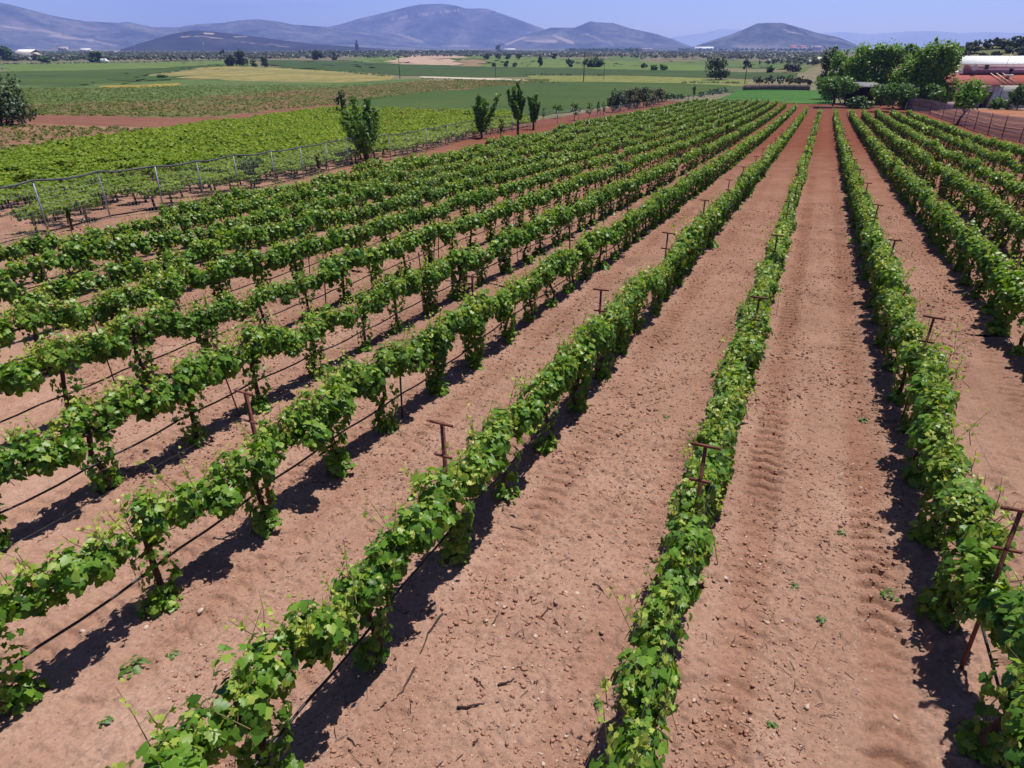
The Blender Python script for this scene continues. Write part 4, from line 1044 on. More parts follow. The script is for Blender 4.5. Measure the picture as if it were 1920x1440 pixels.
# single trees on the plain
PG = 'single trees out on the plain'
for px, yb, yt, ww, kd, mt, lab in [
        (1342, 150, 106, 52, 'round', 'dark', 'big round dark tree right of the utility poles'), (1113, 126, 104, 46, 'bush', 'green', 'wide dome shaped thicket behind the dark utility pole'),
        (1068, 126, 110, 16, 'round', 'dark', 'round dark tree left of the dome shaped thicket'), (1013, 125, 103, 10, 'tall', 'dark', 'narrow tall tree in front of the light green fields'),
        (965, 125.5, 115, 8, 'bush', 'dark', 'small shrub nearest left of the narrow tall tree'), (949, 125, 112, 10, 'bush', 'dark', 'middle one of three small shrubs on the light green field'),
        (926, 125, 117, 7, 'bush', 'dark', 'leftmost small shrub right of the striped plot'), (913, 112, 101.5, 13, 'round', 'dark', 'greyish dark tree at the striped plot corner'),
        (934, 111, 100.5, 11, 'round', 'dark', 'second dark round tree right of the striped plot'), (953, 111.5, 101, 11, 'round', 'dark', 'third dark round tree right of the striped plot'),
        (973, 113, 101, 11, 'round', 'dark', 'fourth dark round tree right of the striped plot'), (935, 97, 84, 11, 'tall', 'dark', 'dark pointed tree on the skyline below the main mountain'),
        (1040, 111, 100, 10, 'tall', 'dark', 'dark tree on the sandy strip left of the dome thicket'), (670, 97, 76, 6, 'cypress', 'dark', 'slender dark cypress standing alone on the skyline'),
        (1207, 128, 118, 10, 'bush', 'green', 'small green bush left of the bright bush cluster'), (1227, 132, 118, 13, 'bush', 'bright', 'bright bush, left one of the cluster'), (1242, 132, 119, 13, 'bush', 'bright', 'bright bush, right one of the cluster'),
        (1443, 136, 122, 15, 'bush', 'green', 'green bush left of the brown slope'), (1488, 134, 117, 27, 'bush', 'olive', 'rounded olive bush on the brown slope'), (1400, 130, 111, 17, 'round', 'dark', 'small dark tree standing at the thin pole'),
        (180, 117.5, 96, 22, 'round', 'green', 'round green tree beside the white van'), (85, 118, 105, 20, 'bush', 'green', 'low green bush below the far left houses'),
        (12, 115, 87, 28, 'round', 'green', 'tall yellow-green tree at the far left edge'), (66, 114, 101, 16, 'bush', 'dark', 'dark shrubs hiding the foot of the wide pale house'), (30, 115, 104, 13, 'bush', 'olive', 'grey shrub between the yellow-green tree and the pale house'), (416, 107.5, 91, 12, 'round', 'dark', 'dark round tree above the olive cluster'),
        (434, 124, 102, 25, 'round', 'olive', 'left tree of the olive cluster by the yellow field'), (450, 123, 95, 20, 'round', 'olive', 'tallest tree of the olive cluster by the yellow field'),
        (460, 122.5, 108, 14, 'round', 'green', 'greenest tree of the olive cluster by the yellow field'), (477, 125, 112, 14, 'round', 'olive', 'small olive tree right of the cluster'),
        (497, 126, 106, 17, 'round', 'olive', 'larger olive tree right of the cluster'), (596, 112.5, 95, 20, 'round', 'dark', 'square dark tree in the grove left of the cypress'),
        (627, 113, 97, 18, 'round', 'olive', 'greyish tree right of the square dark one'), (303, 146, 139, 16, 'bush', 'green', 'low green bush at the tip of the yellow field')]:
    P = at(px, yb)
    ptree('shrub' if kd == 'bush' else ('cypress_tree' if kd == 'cypress' else 'tree'), lab, px, yb, yt, ww, kind=kd, mat=mt, n=600 if ww < 20 else 2800, leaf=mpp(P) * (2.2 if ww < 20 else 2.4), trunk=.10, clump=.44, group=PG, cat='shrub' if kd == 'bush' else 'tree')
for i, (px, yb, yt, ww) in enumerate([(1422, 166, 143, 20), (1440, 166, 141, 22), (1459, 166, 139, 24), (1478, 167, 140, 22), (1497, 167, 142, 22), (1513, 168, 146, 16)]):
    ptree('orchard_tree', f'pale stemmed orchard tree behind the stone wall, {ordw(i + 1)} from left', px, yb, yt, ww, kind='round', mat='olive', n=500, leaf=.45, trunk=.42, bark=M_PALEBARK, group='orchard trees behind the stone wall')

# far-off groves that read as one mass
def grove(name, label, bottom, top, n, hmin, hmax, mat, nl=12, tint=.35, cull=None):
    B = np.array([at(*q)[:2] for q in resample(bottom, 50)]); T = np.array([at(*q)[:2] for q in resample(top, 50)])
    u = rng.uniform(0, 49, n); i = np.minimum(u.astype(int), 48); fr = (u - i)[:, None]; s = rng.random(n)[:, None]
    XY = (B[i] * (1 - fr) + B[i + 1] * fr) * (1 - s) + (T[i] * (1 - fr) + T[i + 1] * fr) * s
    keep = vn(XY[:, 0] * .012, XY[:, 1] * .012, 31) > (.32 if cull is None else cull); XY = XY[keep]; n = len(XY)
    H = rng.uniform(hmin, hmax, n); Z = gz(XY[:, 0], XY[:, 1])
    d = sphere_dirs(n * nl).reshape(n, nl, 3)
    P = np.stack([XY[:, 0], XY[:, 1], Z + H * .52], 1)[:, None] + d * (H[:, None] * .5)[..., None] * [1.0, 1.0, .9] * rng.uniform(.5, 1, (n, nl, 1))
    lv = leaves(P.reshape(-1, 3), (d * .9 + [0, 0, .5]).reshape(-1, 3) + rng.normal(size=(n * nl, 3)) * .3, rng.normal(size=(n * nl, 3)), np.repeat(H, nl) * .42,
                np.repeat(rng.normal(size=n) * .17 + tint, nl) + rng.normal(size=n * nl) * .08, 'far')
    tag(obj(name, [(lv[0], lv[1], TREE_M[mat], lv[2])]), label, 'grove', None, 'stuff')
grove('olive_grove', 'grey-green olive grove belt below the left mountains', [(-30, 116), (200, 115), (420, 113), (640, 110), (830, 107), (1000, 105)], [(-30, 99), (200, 98), (420, 97.5), (640, 96), (830, 96), (1000, 95.5)], 6500, 3, 6.5, 'olive', cull=.18, tint=.5)
grove('dark_grove', 'dark tree belt on the skyline behind the ploughed plot', [(560, 104), (700, 103), (900, 102)], [(560, 100), (700, 99.5), (900, 99.5)], 420, 6, 10, 'dark', cull=.2)
grove('olive_grove', 'olive grove mosaic on the right half of the plain', [(1000, 108), (1150, 109), (1300, 112), (1420, 121), (1560, 122)], [(1000, 96), (1150, 95.5), (1300, 95), (1420, 97), (1560, 100)], 3600, 3, 6.5, 'olive', cull=.36, tint=.5)
grove('dark_grove', 'dark trees on the low rise left of the big tree', [(1060, 97), (1130, 97.5), (1200, 99)], [(1060, 94.5), (1130, 94.3), (1200, 95)], 260, 8, 16, 'dark', cull=.1)
grove('dark_grove', 'dark trees among the far right village houses', [(1270, 96), (1400, 96), (1525, 97)], [(1270, 93.5), (1400, 93), (1525, 94)], 330, 9, 18, 'dark', cull=.3)
HG = 'trees on the scrubby hill behind the farm'
n_ = 0
for px, yb, yt, ww, mt in [(1752, 101, 92, 12, 'olive'), (1768, 100, 88, 10, 'dark'), (1789, 98, 83, 13, 'olive'), (1806, 105, 86, 30, 'olive'), (1827, 100, 74, 26, 'dark'), (1815, 96, 79, 18, 'olive'), (1850, 93, 72, 20, 'dark'), (1868, 91, 70, 20, 'olive'), (1884, 92, 68, 22, 'dark'),
                           (1900, 94, 67, 26, 'dark'), (1917, 94, 66, 26, 'dark'), (1935, 95, 65, 28, 'dark'), (1912, 104, 88, 22, 'olive'), (1868, 107, 96, 22, 'olive'), (1893, 100, 84, 18, 'olive'), (1842, 107, 99, 14, 'olive'), (1780, 106, 97, 10, 'dark')]:
    n_ += 1; P = at(px, yb)
    tree('scrub_tree', f'scrubby hill tree behind the white roof, {ordw(n_)} counted along the slope', P, height_for(P, yt), ww * mpp(P), kind='round' if n_ % 3 else 'bush', mat=mt, n=900, leaf=.75, trunk=.12, seed=300 + n_, group=HG, tint=.8)
field('hillside', 'tan and green scrub slope of the hill behind the farm', [(1690, 108), (1780, 109), (1860, 109), (1960, 109)], [(1700, 98.5), (1780, 92.5), (1860, 86), (1960, 84)], field_mat('hill_scrub', [(.17, .13, .07), (.09, .105, .04), (.11, .12, .045), (.20, .14, .085)], .03, .4, mott=.35), 40, 14)

# ------------------------------------------------------------------ mountains
def mountain_mat(name, cols, tan, scale):
    m, nt, out = new_mat(name); lk = nt.links.new
    v = coords(nt)
    n1 = N(nt, 'ShaderNodeTexNoise', Scale=scale, Detail=9.0, Roughness=.68, Distortion=.5); lk(v, n1.inputs['Vector'])
    r = ramp(nt, [(.39 + .22 * i / (len(cols) - 1), c) for i, c in enumerate(cols)])
    n2 = N(nt, 'ShaderNodeTexNoise', Scale=scale * 6, Detail=6.0, Roughness=.7); lk(v, n2.inputs['Vector'])
    mm = N(nt, 'ShaderNodeMath', operation='MULTIPLY_ADD'); mm.inputs[1].default_value = .34; lk(n2.outputs['Fac'], mm.inputs[0])
    m3 = N(nt, 'ShaderNodeMath', operation='MULTIPLY_ADD'); m3.inputs[1].default_value = .75; m3.inputs[2].default_value = -.05; lk(n1.outputs['Fac'], m3.inputs[0]); lk(m3.outputs[0], mm.inputs[2])
    lk(mm.outputs[0], r.inputs['Fac'])
    a = N(nt, 'ShaderNodeAttribute', attribute_name='tint')
    mx = N(nt, 'ShaderNodeMix', data_type='RGBA'); lk(a.outputs['Fac'], mx.inputs[0]); lk(r.outputs['Color'], mx.inputs[6]); mx.inputs[7].default_value = (*tan, 1)
    b = N(nt, 'ShaderNodeBsdfPrincipled', Roughness=1.0); b.inputs['Specular IOR Level'].default_value = 0
    lk(mx.outputs[2], b.inputs['Base Color']); lk(b.outputs['BSDF'], out.inputs['Surface'])
    return m
def az_of(px):
    return math.atan((px - 960) / (FPX / math.cos(TH) + 0 * px) ) if False else None
def mountain(name, label, prof, dist, depth, mat, seed, tans=(), rough=.10, nx=260, ny=46):
    """ridge whose skyline runs through the given photo pixels, at a real distance, with a real body"""
    prof = np.asarray(prof, float); xs = np.linspace(prof[0, 0], prof[-1, 0], nx); yt = np.interp(xs, prof[:, 0], prof[:, 1])
    D = vR[None] * ((xs - 960) / FPX)[:, None] + vU[None] * ((720 - yt) / FPX)[:, None] + vF[None]
    hl = np.hypot(D[:, 0], D[:, 1]); H = CAMH + D[:, 2] / hl * dist + 9.0; ux = D[:, :2] / hl[:, None]
    tt = np.linspace(0, 1, ny)
    rr = dist + depth * (tt - .5)
    X = ux[:, None, 0] * rr[None]; Y = ux[:, None, 1] * rr[None]
    shape = np.where(tt < .5, np.sin(np.pi * tt) ** 1.25, np.sin(np.pi * tt) ** .9)[None]
    nz = 0; amp = 1; fr = 3.2 / depth
    for o_ in range(6):
        q = 1 - abs(2 * vn(X * fr + 3.1 * o_, Y * fr, 40 + seed + o_) - 1); nz = nz + amp * (q - .5); amp *= .55; fr *= 2.1
    Z = -9.0 + H[:, None] * shape * (1 + rough * 3.2 * nz * np.sin(np.pi * tt)[None] * (1 - .92 * np.exp(-((tt - .5) / .07) ** 2))[None])
    Z = np.minimum(Z, -9.0 + np.maximum(H[:, None], 4) * (rr[None] / dist) * 1.0) if True else Z
    ti = np.zeros_like(Z)
    V = np.stack([X, Y, Z], -1)
    if tans:
        PX, PY, _ = proj(V.reshape(-1, 3)); PX = PX.reshape(Z.shape); PY = PY.reshape(Z.shape)
        frontm = (tt < .52)[None]
        for x0, y0, x1, y1, wd in tans:
            t = np.clip(((PX - x0) * (x1 - x0) + (PY - y0) * (y1 - y0)) / ((x1 - x0) ** 2 + (y1 - y0) ** 2 + 1e-6), 0, 1)
            dd = np.hypot((PX - x0 - t * (x1 - x0)) * .5, PY - y0 - t * (y1 - y0)) + 1.6 * (vn(X * .0027, Y * .0027, 60) - .5)
            ti = np.maximum(ti, np.clip(1.25 - dd / (wd * .8) + 1.5 * (vn(X * .009, Y * .009, 61) - .55), 0, 1) * frontm * .9)
    f = grid_faces(nx, ny).reshape(-1, 4)
    o = obj(name, [(V.reshape(-1, 3), f, mat, ti.ravel())], smooth=True); tag(o, label, None, None, 'structure')
MM = mountain_mat('mountain_scrub', [(.022, .036, .036), (.085, .094, .088), (.195, .172, .155)], (.38, .30, .25), .0024)
MF = mountain_mat('mountain_far', [(.34, .40, .50), (.42, .48, .58)], (.4, .3, .2), .001)  # pale blue of distance haze painted into the surface colour
MN = mountain_mat('hill_dark', [(.012, .015, .016), (.024, .026, .024), (.055, .048, .042)], (.42, .32, .25), .004)
FARP = [(1180, 92), (1240, 74), (1280, 67), (1320, 62), (1353, 54), (1390, 55), (1440, 60), (1500, 64), (1545, 62), (1580, 60), (1630, 64), (1660, 62), (1700, 59), (1750, 58), (1800, 62), (1850, 60), (1920, 62), (2050, 70)]
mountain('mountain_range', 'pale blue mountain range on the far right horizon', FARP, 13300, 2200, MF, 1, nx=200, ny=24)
LEFTP = [(-160, -20), (-60, -6), (0, 5), (33, 12), (100, 30), (160, 40), (223, 43), (240, 41), (267, 47), (287, 51), (333, 51), (367, 46), (417, 43), (447, 38), (480, 36), (520, 40), (547, 46), (620, 51), (680, 58), (760, 72), (840, 92)]
mountain('mountain', 'long blue mountain slope at the left with a quarry road', LEFTP, 10200, 5400, MM, 2, rough=.13, nx=420, ny=90,
         tans=[(0, 49, 40, 54, 1.6), (40, 54, 75, 58, 1.8), (75, 57, 112, 64, 3.0), (96, 68, 135, 71, 2.6), (135, 71, 172, 76, 2.4), (172, 76, 218, 86, 1.4), (150, 75, 172, 74, 2.2), (208, 86, 222, 86.5, 1.6)])
MAINP = [(500, 92), (560, 66), (600, 54), (640, 45), (673, 35), (723, 23), (767, 12), (790, 8), (830, 7), (857, 11), (873, 16), (913, 16), (933, 23), (973, 37), (1017, 53), (1050, 66), (1110, 92)]
mountain('mountain', 'largest broad mountain in the middle of the skyline', MAINP, 11400, 5000, MM, 3, rough=.13, nx=420, ny=90,
         tans=[(735, 36, 800, 26, .9), (800, 26, 860, 19, .9), (750, 65, 795, 80, 2.2), (690, 64, 710, 70, 2.0), (830, 86, 880, 87, .8)])
M2P = [(900, 92), (945, 80), (985, 66), (1033, 52), (1077, 52), (1107, 40), (1120, 42), (1150, 43), (1180, 53), (1227, 63), (1260, 73), (1282, 82), (1310, 92)]
mountain('mountain', 'lower rocky mountain just right of the largest', M2P, 9000, 3900, MM, 4, rough=.15, nx=320, ny=80, tans=[(950, 82, 985, 70, 2.6), (985, 76, 1040, 78, 2.6), (1040, 66, 1075, 82, 3.0), (1100, 64, 1150, 84, 1.6)])
M3P = [(1290, 92), (1313, 83), (1367, 66), (1393, 56), (1420, 44), (1440, 43), (1467, 43), (1493, 50), (1533, 62), (1573, 70), (1600, 81), (1625, 92)]
mountain('mountain', 'isolated brownish mountain on the right', M3P, 6900, 2700, MM, 5, rough=.15, nx=320, ny=80, tans=[(1455, 47, 1480, 60, 1.6), (1480, 60, 1530, 68, 1.4)])
HILLP = [(225, 93), (267, 80), (317, 65), (360, 57), (400, 59), (467, 67), (533, 76), (583, 82), (640, 86), (720, 92)]
mountain('hill', 'dark wooded hill with pale quarry scars at the left', HILLP, 5400, 2000, MN, 6, rough=.1, nx=360, ny=80,
         tans=[(340, 69, 372, 68, 1.2), (385, 63, 398, 63.5, 1.6), (366, 67, 435, 75, 1.5), (440, 69, 462, 69, 2.6), (435, 76, 480, 82, 1.4), (505, 82, 520, 85, 2.2), (480, 82, 540, 88, 1.2)])

# ------------------------------------------------------------------ buildings
M_WHITE = plain('white_wall', (.80, .78, .75), (.70, .68, .65), .8, 3, .2)
M_ROOFW = plain('white_sheet_roof', (.84, .83, .80), (.74, .73, .71), .6, 1.2, .3, stretch=(6, 1, 1))
M_PINK = plain('pink_wall', (.66, .42, .50), (.60, .37, .45), .85, 1.5, .15)
M_TILE = plain('red_tile', (.40, .125, .115), (.31, .095, .085), .8, 2.0, .2, bump=.3)
M_TILE2 = plain('orange_tile', (.42, .115, .085), (.33, .09, .065), .8, 2.0, .2)
M_DARK = plain('dark_inside', (.035, .025, .025), (.02, .015, .015), .9, 2, .1)
M_GREYR = plain('grey_shed_roof', (.19, .19, .20), (.14, .14, .15), .7, 2, .3)
M_CREAM = plain('cream_wall', (.66, .56, .46), (.58, .48, .38), .8, 2, .2)
M_GLASS = plain('window_glass', (.05, .06, .07), (.03, .035, .04), .15, 3, .5)
A3 = np.stack([vR, vFh, np.array([0, 0, 1.])], 1)            # columns: along the facade, depth, up
def wbox(u0, u1, d0, d1, z0, z1):
    return box(((u0 + u1) / 2, (d0 + d1) / 2, (z0 + z1) / 2), (u1 - u0, d1 - d0, z1 - z0))
def slab(u0, u1, dA, zA, dB, zB, th):
    v = np.array([(u, d, z + t) for u in (u0, u1) for d, z in ((dA, zA), (dB, zB)) for t in (0, th)], float)
    return v, np.array([[0, 2, 3, 1], [4, 5, 7, 6], [0, 1, 5, 4], [2, 6, 7, 3], [0, 4, 6, 2], [1, 3, 7, 5]])

B0 = at(1850, 204.5); mB = mpp(B0)
root = empty('farm_building', B0, PSI)
def Pd(d): return B0 + vFh * d
def ux_(px, d=0.0):                            # facade coordinate of a photo column at depth d
    q = Pd(d); return (px - proj(q)[0]) * mpp(q)
zE = height_for(B0, 158.5); DL = 5.0; zU = height_for(Pd(DL), 137.5); zU2 = height_for(Pd(DL), 121); DR = 9.0; zR = height_for(Pd(DL + DR), 106)
uL = ux_(1706); uW = ux_(1766, 9.0); uR = ux_(2060); w1 = ux_(1832); w2 = ux_(1854)
zo = height_for(B0, 171.5); zlow = height_for(B0, 191)
def P_(nm, geo, m, par=root, sm=False): return obj(nm, [(geo[0], geo[1], m, None)], par, smooth=sm)
P_('wall', merge([wbox(uL, w2, 0, .3, zo, zE - .05), wbox(uL, w1 + .2, 0.0, .28, 0, zlow), wbox(uL, uL + .5, .003, .3, zlow, zo), wbox(ux_(1735), ux_(1738), .003, .3, zlow, zo), wbox(ux_(1782), ux_(1785), .003, .3, zlow, zo),
              wbox(uL, uR, DL - .3, DL, 0, zU + .3), wbox(uW, uR, DL - .297, DL - .003, zU + .3, zU2 - .1), wbox(uL + .01, uL + .3, .3, DL - .3, 0, zE - .1)]), M_PINK)
P_('porch_recess', wbox(uL + .3, w2, 2.6, 2.8, 0, zE - .3), M_DARK)
P_('lintel', wbox(uL - .05, w2, -.06, -.003, zo - .12, zo + .18), M_CREAM)
P_('white_wall', merge([wbox(w2 + .003, uR, -.02, .28, 0, zE - .05)]), M_WHITE)
b_ = np.array([(w2 - .9, -.9, 0), (w2 - .3, -.9, 0), (w2 - .3, .25, 0), (w2 - .9, .25, 0), (w2 + .0, -.25, zo), (w2 + .5, -.25, zo), (w2 + .5, .25, zo), (w2, .25, zo)])
P_('buttress', (b_, np.array([[0, 3, 2, 1], [4, 5, 6, 7], [0, 1, 5, 4], [1, 2, 6, 5], [2, 3, 7, 6], [3, 0, 4, 7]])), M_WHITE)
P_('low_wall_cap', wbox(uL, w1 + .22, -.05, .33, zlow + .003, zlow + .14), M_CREAM)
# tiled lean-to roof with rows of tile ribs; the right half is a fresher orange
def tiles(u0, u1):
    out = [slab(u0, u1, -.6, zE - .12, DL - .02, zU, .10)]
    for u in np.arange(u0 + .15, u1 - .1, .42): out.append(slab(u, u + .16, -.62, zE - .03, DL - .03, zU + .09, .06))
    return merge(out)
uS = ux_(1862)
P_('red_roof', tiles(uL - .3, uS), M_TILE); P_('orange_roof', tiles(uS + .003, uR), M_TILE2)
P_('roof_flashing', merge([slab(uL - .3, uR, DL - .35, zU + .10, DL - .003, zU + .42, .10)]), M_WHITE)
for px in (1832, 1842.5, 1853.5):
    a = ux_(px, DL); P_('roof_pipe', tube([(a + .8, -.55, zE + .14), (a, DL - .4, zU + .32)], .09, 6), M_CREAM)
P_('upper_roof', merge([slab(uW - .6, uR, DL - .7, zU2 - .05, DL + DR, zR, .14)] + [slab(u, u + .08, DL - .7, zU2 + .10, DL + DR, zR + .15, .05) for u in np.arange(uW, uR, 1.1)]), M_ROOFW)
P_('upper_wall_band', wbox(uW, uR, DL - .36, DL - .303, zU2 - 1.75, zU2 - .75), plain('dusky_band', (.44, .24, .31), (.38, .20, .27), .85, 1.5, .1))
for px in (1826, 1905):
    a = ux_(px, DL); wn = P_('window', wbox(a - .5, a + .5, DL - .40, DL - .37, zU + .7, zU + 1.7), M_WHITE); P_('pane', wbox(a - .42, a + .42, DL - .43, DL - .403, zU + .78, zU + 1.62), M_GLASS, wn)
a = ux_(1801, DL); zc = height_for(Pd(DL - .8), 126)
an = np.linspace(0, 2 * np.pi, 20, endpoint=False)
dish_v = [(0, .22, 0)]
for rr_, dd_ in ((.35, .15), (.62, 0.0)): dish_v += [(rr_ * math.cos(q), dd_, rr_ * math.sin(q)) for q in an]
dish_f = [np.array([(0, 1 + i, 1 + (i + 1) % 20) for i in range(20)]), np.array([(1 + i, 21 + i, 21 + (i + 1) % 20, 1 + (i + 1) % 20) for i in range(20)])]
dv = np.array(dish_v) + [a, DL - 1.1, zc]
dsh = P_('satellite_dish', (dv, dish_f), M_WHITE); P_('dish_mast', tube([(a - .3, DL - .9, zU - .2), (a - .2, DL - .85, zc - .3), (a, DL - .9, zc)], .05, 6), M_GALV, dsh)
a = ux_(1873, DL - 2.5); zc0 = height_for(Pd(DL - 2.5), 140); zc1 = height_for(Pd(DL - 2.5), 128.5)
ch = P_('chimney', merge([tube([(a, DL - 2.5, zc0 - .5), (a + .15, DL - 2.5, zc1 - .5)], .12, 8), wbox(a - .12, a + .45, DL - 2.75, DL - 2.25, zc1 - .55, zc1)]), M_DARK)
P_('chimney_flashing', wbox(a - .7, a + .6, DL - 3.0, DL - 2.0, zc0 - .25, zc0 + .05), M_WHITE, ch)
a = ux_(1856); P_('antenna_mast', tube([(a, -.7, 0), (a + .5, -.3, height_for(B0, 120)), (a + 1.1, .2, height_for(B0, 98))], .035, 5), M_GALV)
P_('drain_pipe', tube([(ux_(1866), -.09, .2), (ux_(1868), -.09, zE - .3)], .09, 6), M_GALV)
P_('white_table', merge([wbox(ux_(1852), ux_(1890), -2.2, -1.3, 1.7, 1.82)] + [wbox(ux_(x), ux_(x) + .1, -1.8, -1.7, 0, 1.7) for x in (1854, 1870, 1887)]), M_WHITE)
tag(root, 'long farm building with red tiled porch roof and white upper roof', 'building')
P = at(1830, 206); tag(obj('yard_kerb', [(*wbox(ux_(1800), uR, -1.0, -.7, -.2, .28), M_CREAM, None)], None, B0 - vFh * 1.2, PSI), 'pale kerb along the farmyard in front of the house', 'kerb')

# open shed with a flat grey roof under the trees
S0 = at(1617, 199); root = empty('shed', S0, PSI); mS = mpp(S0)
zs = height_for(S0, 160); wS = 38 * mS
P_('roof', slab(-wS * .7, wS * .75, -2.4, zs - .35, 4.0, zs + .35, .18), M_GREYR, root)
P_('back_wall', wbox(-wS * .6, wS * .7, 3.4, 3.6, 0, zs - .05), M_DARK, root)
for u in (-.62, 0, .66): P_('post', wbox(wS * u - .1, wS * u + .1, -2.1, -1.9, -.3, zs - .36), M_RUSTD, root)
tag(root, 'open shed with flat grey roof under the tall trees', 'shed')
ptree('yard_shrub', 'dark shrub growing in front of the open shed', 1614, 204, 178, 40, kind='bush', mat='green', n=1500, leaf=.34, cat='shrub')
# stone wall behind the grass plot
M_STONE = plain('stone_wall', (.27, .18, .16), (.12, .085, .08), .95, 1.6, .1, bump=.6, stretch=(1, 1, 1))
wp = [at(x, y) for x, y in ((1393, 169.5), (1425, 169), (1460, 169), (1490, 169.5), (1518, 170))]
wl = []
for a, b in zip(wp[:-1], wp[1:]):
    L_ = b - a; ln = np.linalg.norm(L_[:2]); ag = math.atan2(L_[1], L_[0]); c_, s_ = math.cos(ag), math.sin(ag)
    k_ = 9
    for i in range(k_):
        wl.append(box((a + L_ * ((i + .5) / k_)) + [0, 0, .75] - wp[2], (ln / k_ * .99, .45 + .08 * rng.random(), 1.5 + .16 * rng.random() + .4), np.array([[c_, -s_, 0], [s_, c_, 0], [0, 0, 1]])))
v, fs = merge(wl); tag(obj('stone_wall', [(v, fs, M_STONE, None)], None, wp[2]), 'low brownish stone wall behind the bright grass plot', 'wall')
P = at(1577, 203); tag(obj('stone_curb', [(*box((0, 0, .12), (14, .5, .5), np.array([[math.cos(PSI), -math.sin(PSI), 0], [math.sin(PSI), math.cos(PSI), 0], [0, 0, 1]])), M_STONE, None)], None, P + vR * 1.0), 'low grey kerb across the end of the vine rows', 'kerb')

def house(name, label, px, yb, wpx, hpx, wall, roof, dpt=.6, cat='building', flat=False, nwin=3):
    P = at(px, yb); d = np.hypot(P[0], P[1])
    m = mpp(P); w_, h_ = wpx * m, hpx * m * 1.1; ang = PSI + rng.normal() * .12
    r0 = empty(name, P, ang)
    hw = h_ * (.92 if flat else .62); dp = w_ * dpt
    P_('wall', merge([wbox(-w_ / 2, w_ / 2, 0, dp, -2, hw)]), wall, r0)
    if flat: P_('roof', wbox(-w_ / 2 - .4, w_ / 2 + .4, -.4, dp + .4, hw + .01, h_), roof, r0)
    else: P_('roof', merge([slab(-w_ / 2 - .5, w_ / 2 + .5, -.6, hw - .1, dp / 2, h_, .25), slab(-w_ / 2 - .5, w_ / 2 + .5, dp + .6, hw - .1, dp / 2 + .01, h_ - .004, .25)]), roof, r0)
    for i in range(nwin):
        c = -w_ / 2 + w_ * (i + .5) / nwin; P_('window', wbox(c - w_ * .06, c + w_ * .06, -.06, -.003, hw * .35, hw * .72), M_GLASS, r0)
    tag(r0, label, cat, 'buildings far out on the plain')
house('house', 'wide pale house with a white roof at the far left', 45, 107, 38, 11.5, M_CREAM, M_ROOFW)
house('house', 'small dark roofed house before the wide pale house', 50, 112, 22, 9, M_CREAM, M_GREYR)
house('house', 'peach house above the low green bush', 118, 97, 15, 8, M_CREAM, M_CREAM, flat=True)
house('house', 'pale building with brown wall left of the round tree', 160, 97, 18, 5, M_CREAM, M_ROOFW)
house('house', 'small white block right of the white van', 218, 100.5, 9, 4, M_WHITE, M_ROOFW, flat=True)
house('warehouse', 'long white warehouse below the right mountain', 1320, 94.6, 34, 5.5, M_WHITE, M_ROOFW, .4)
house('house', 'tall white block on the village skyline', 1431, 93.5, 13, 10, M_WHITE, M_WHITE, flat=True)
house('house', 'grey-roofed long block right of the tall white one', 1460, 93.5, 17, 7, M_WHITE, M_GREYR)
house('house', 'pink house in the far village', 1486, 94.5, 13, 8, M_PINK, M_TILE)
house('house', 'cream house right of the pink one', 1505, 94.8, 13, 8, M_CREAM, M_TILE)
house('house', 'pair-height cream block near the tall clump', 1531, 95, 15, 8, M_CREAM, M_CREAM, flat=True)
house('warehouse', 'thin white shed roofline under the main mountain', 956, 94.8, 20, 3, M_WHITE, M_ROOFW, .4)
house('warehouse', 'low pale sheds at the foot of the lower rocky mountain', 1205, 94, 36, 3, M_CREAM, M_CREAM, .3, flat=True)
# white van on the far left field edge
V0 = at(197, 118); mV = mpp(V0); root = empty('van', V0, PSI + .05); L_ = 14 * mV; Hh = 7.2 * mV
prof = np.array([(-.5, .12), (-.5, .80), (-.42, 1.0), (.18, 1.0), (.34, .62), (.5, .52), (.5, .12)])
v = np.array([(x * L_, y, z * Hh) for y in (-L_ * .19, L_ * .19) for x, z in prof]); k7 = len(prof)
P_('body', (v, [np.array([list(range(k7 - 1, -1, -1)), list(range(k7, 2 * k7))]), np.array([(i, (i + 1) % k7, k7 + (i + 1) % k7, k7 + i) for i in range(k7)])]), M_WHITE, root)
for x in (-.3, .3):
    for y in (-.19, .19): P_('wheel', tube([(x * L_, y * L_ - .15, .12 * Hh), (x * L_, y * L_ + .15, .12 * Hh)], .13 * Hh, 10), M_DARK, root)
P_('window', wbox(-.05 * L_, .2 * L_, -.19 * L_ - .03, -.19 * L_ - .005, .6 * Hh, .85 * Hh), M_GLASS, root)
tag(root, 'white van parked beside the round green tree', 'van')

# utility poles and the cable
M_POLE = plain('pole_wood', (.10, .06, .045), (.06, .035, .028), .9, 6, .1)
tops = {}
for px, yb, yt, r_, lab in ((1094, 153.5, 97, .17, 'dark wooden utility pole before the dome shaped thicket'), (750, 147.5, 106, .15, 'brown utility pole left of the ploughed plot'),
                            (1132, 149, 117, .10, 'thin pale pole right of the dark utility pole'), (1396, 158, 121, .13, 'thin pole below the small dark tree'), (929, 146, 112, .09, 'thin grey pole at the dirt track')):
    P = at(px, yb); hh = height_for(P, yt); root = empty('utility_pole', P, PSI)
    P_('pole', tube([(0, 0, -.5), (0, 0, hh)], [r_ * 1.25, r_ * .85], 7), M_POLE, root)
    P_('crossarm', wbox(-.8, .8, -.06, .06, hh - .6, hh - .42), M_POLE, root)
    for u in (-.6, .6): P_('insulator', tube([(u, 0, hh - .42), (u, 0, hh - .18)], .06, 6), M_GLASS, root)
    tag(root, lab, 'utility pole', 'utility poles across the fields'); tops[px] = P + [0, 0, hh - .2]
A, Bp = at(1330, 148), at(1580, 165)
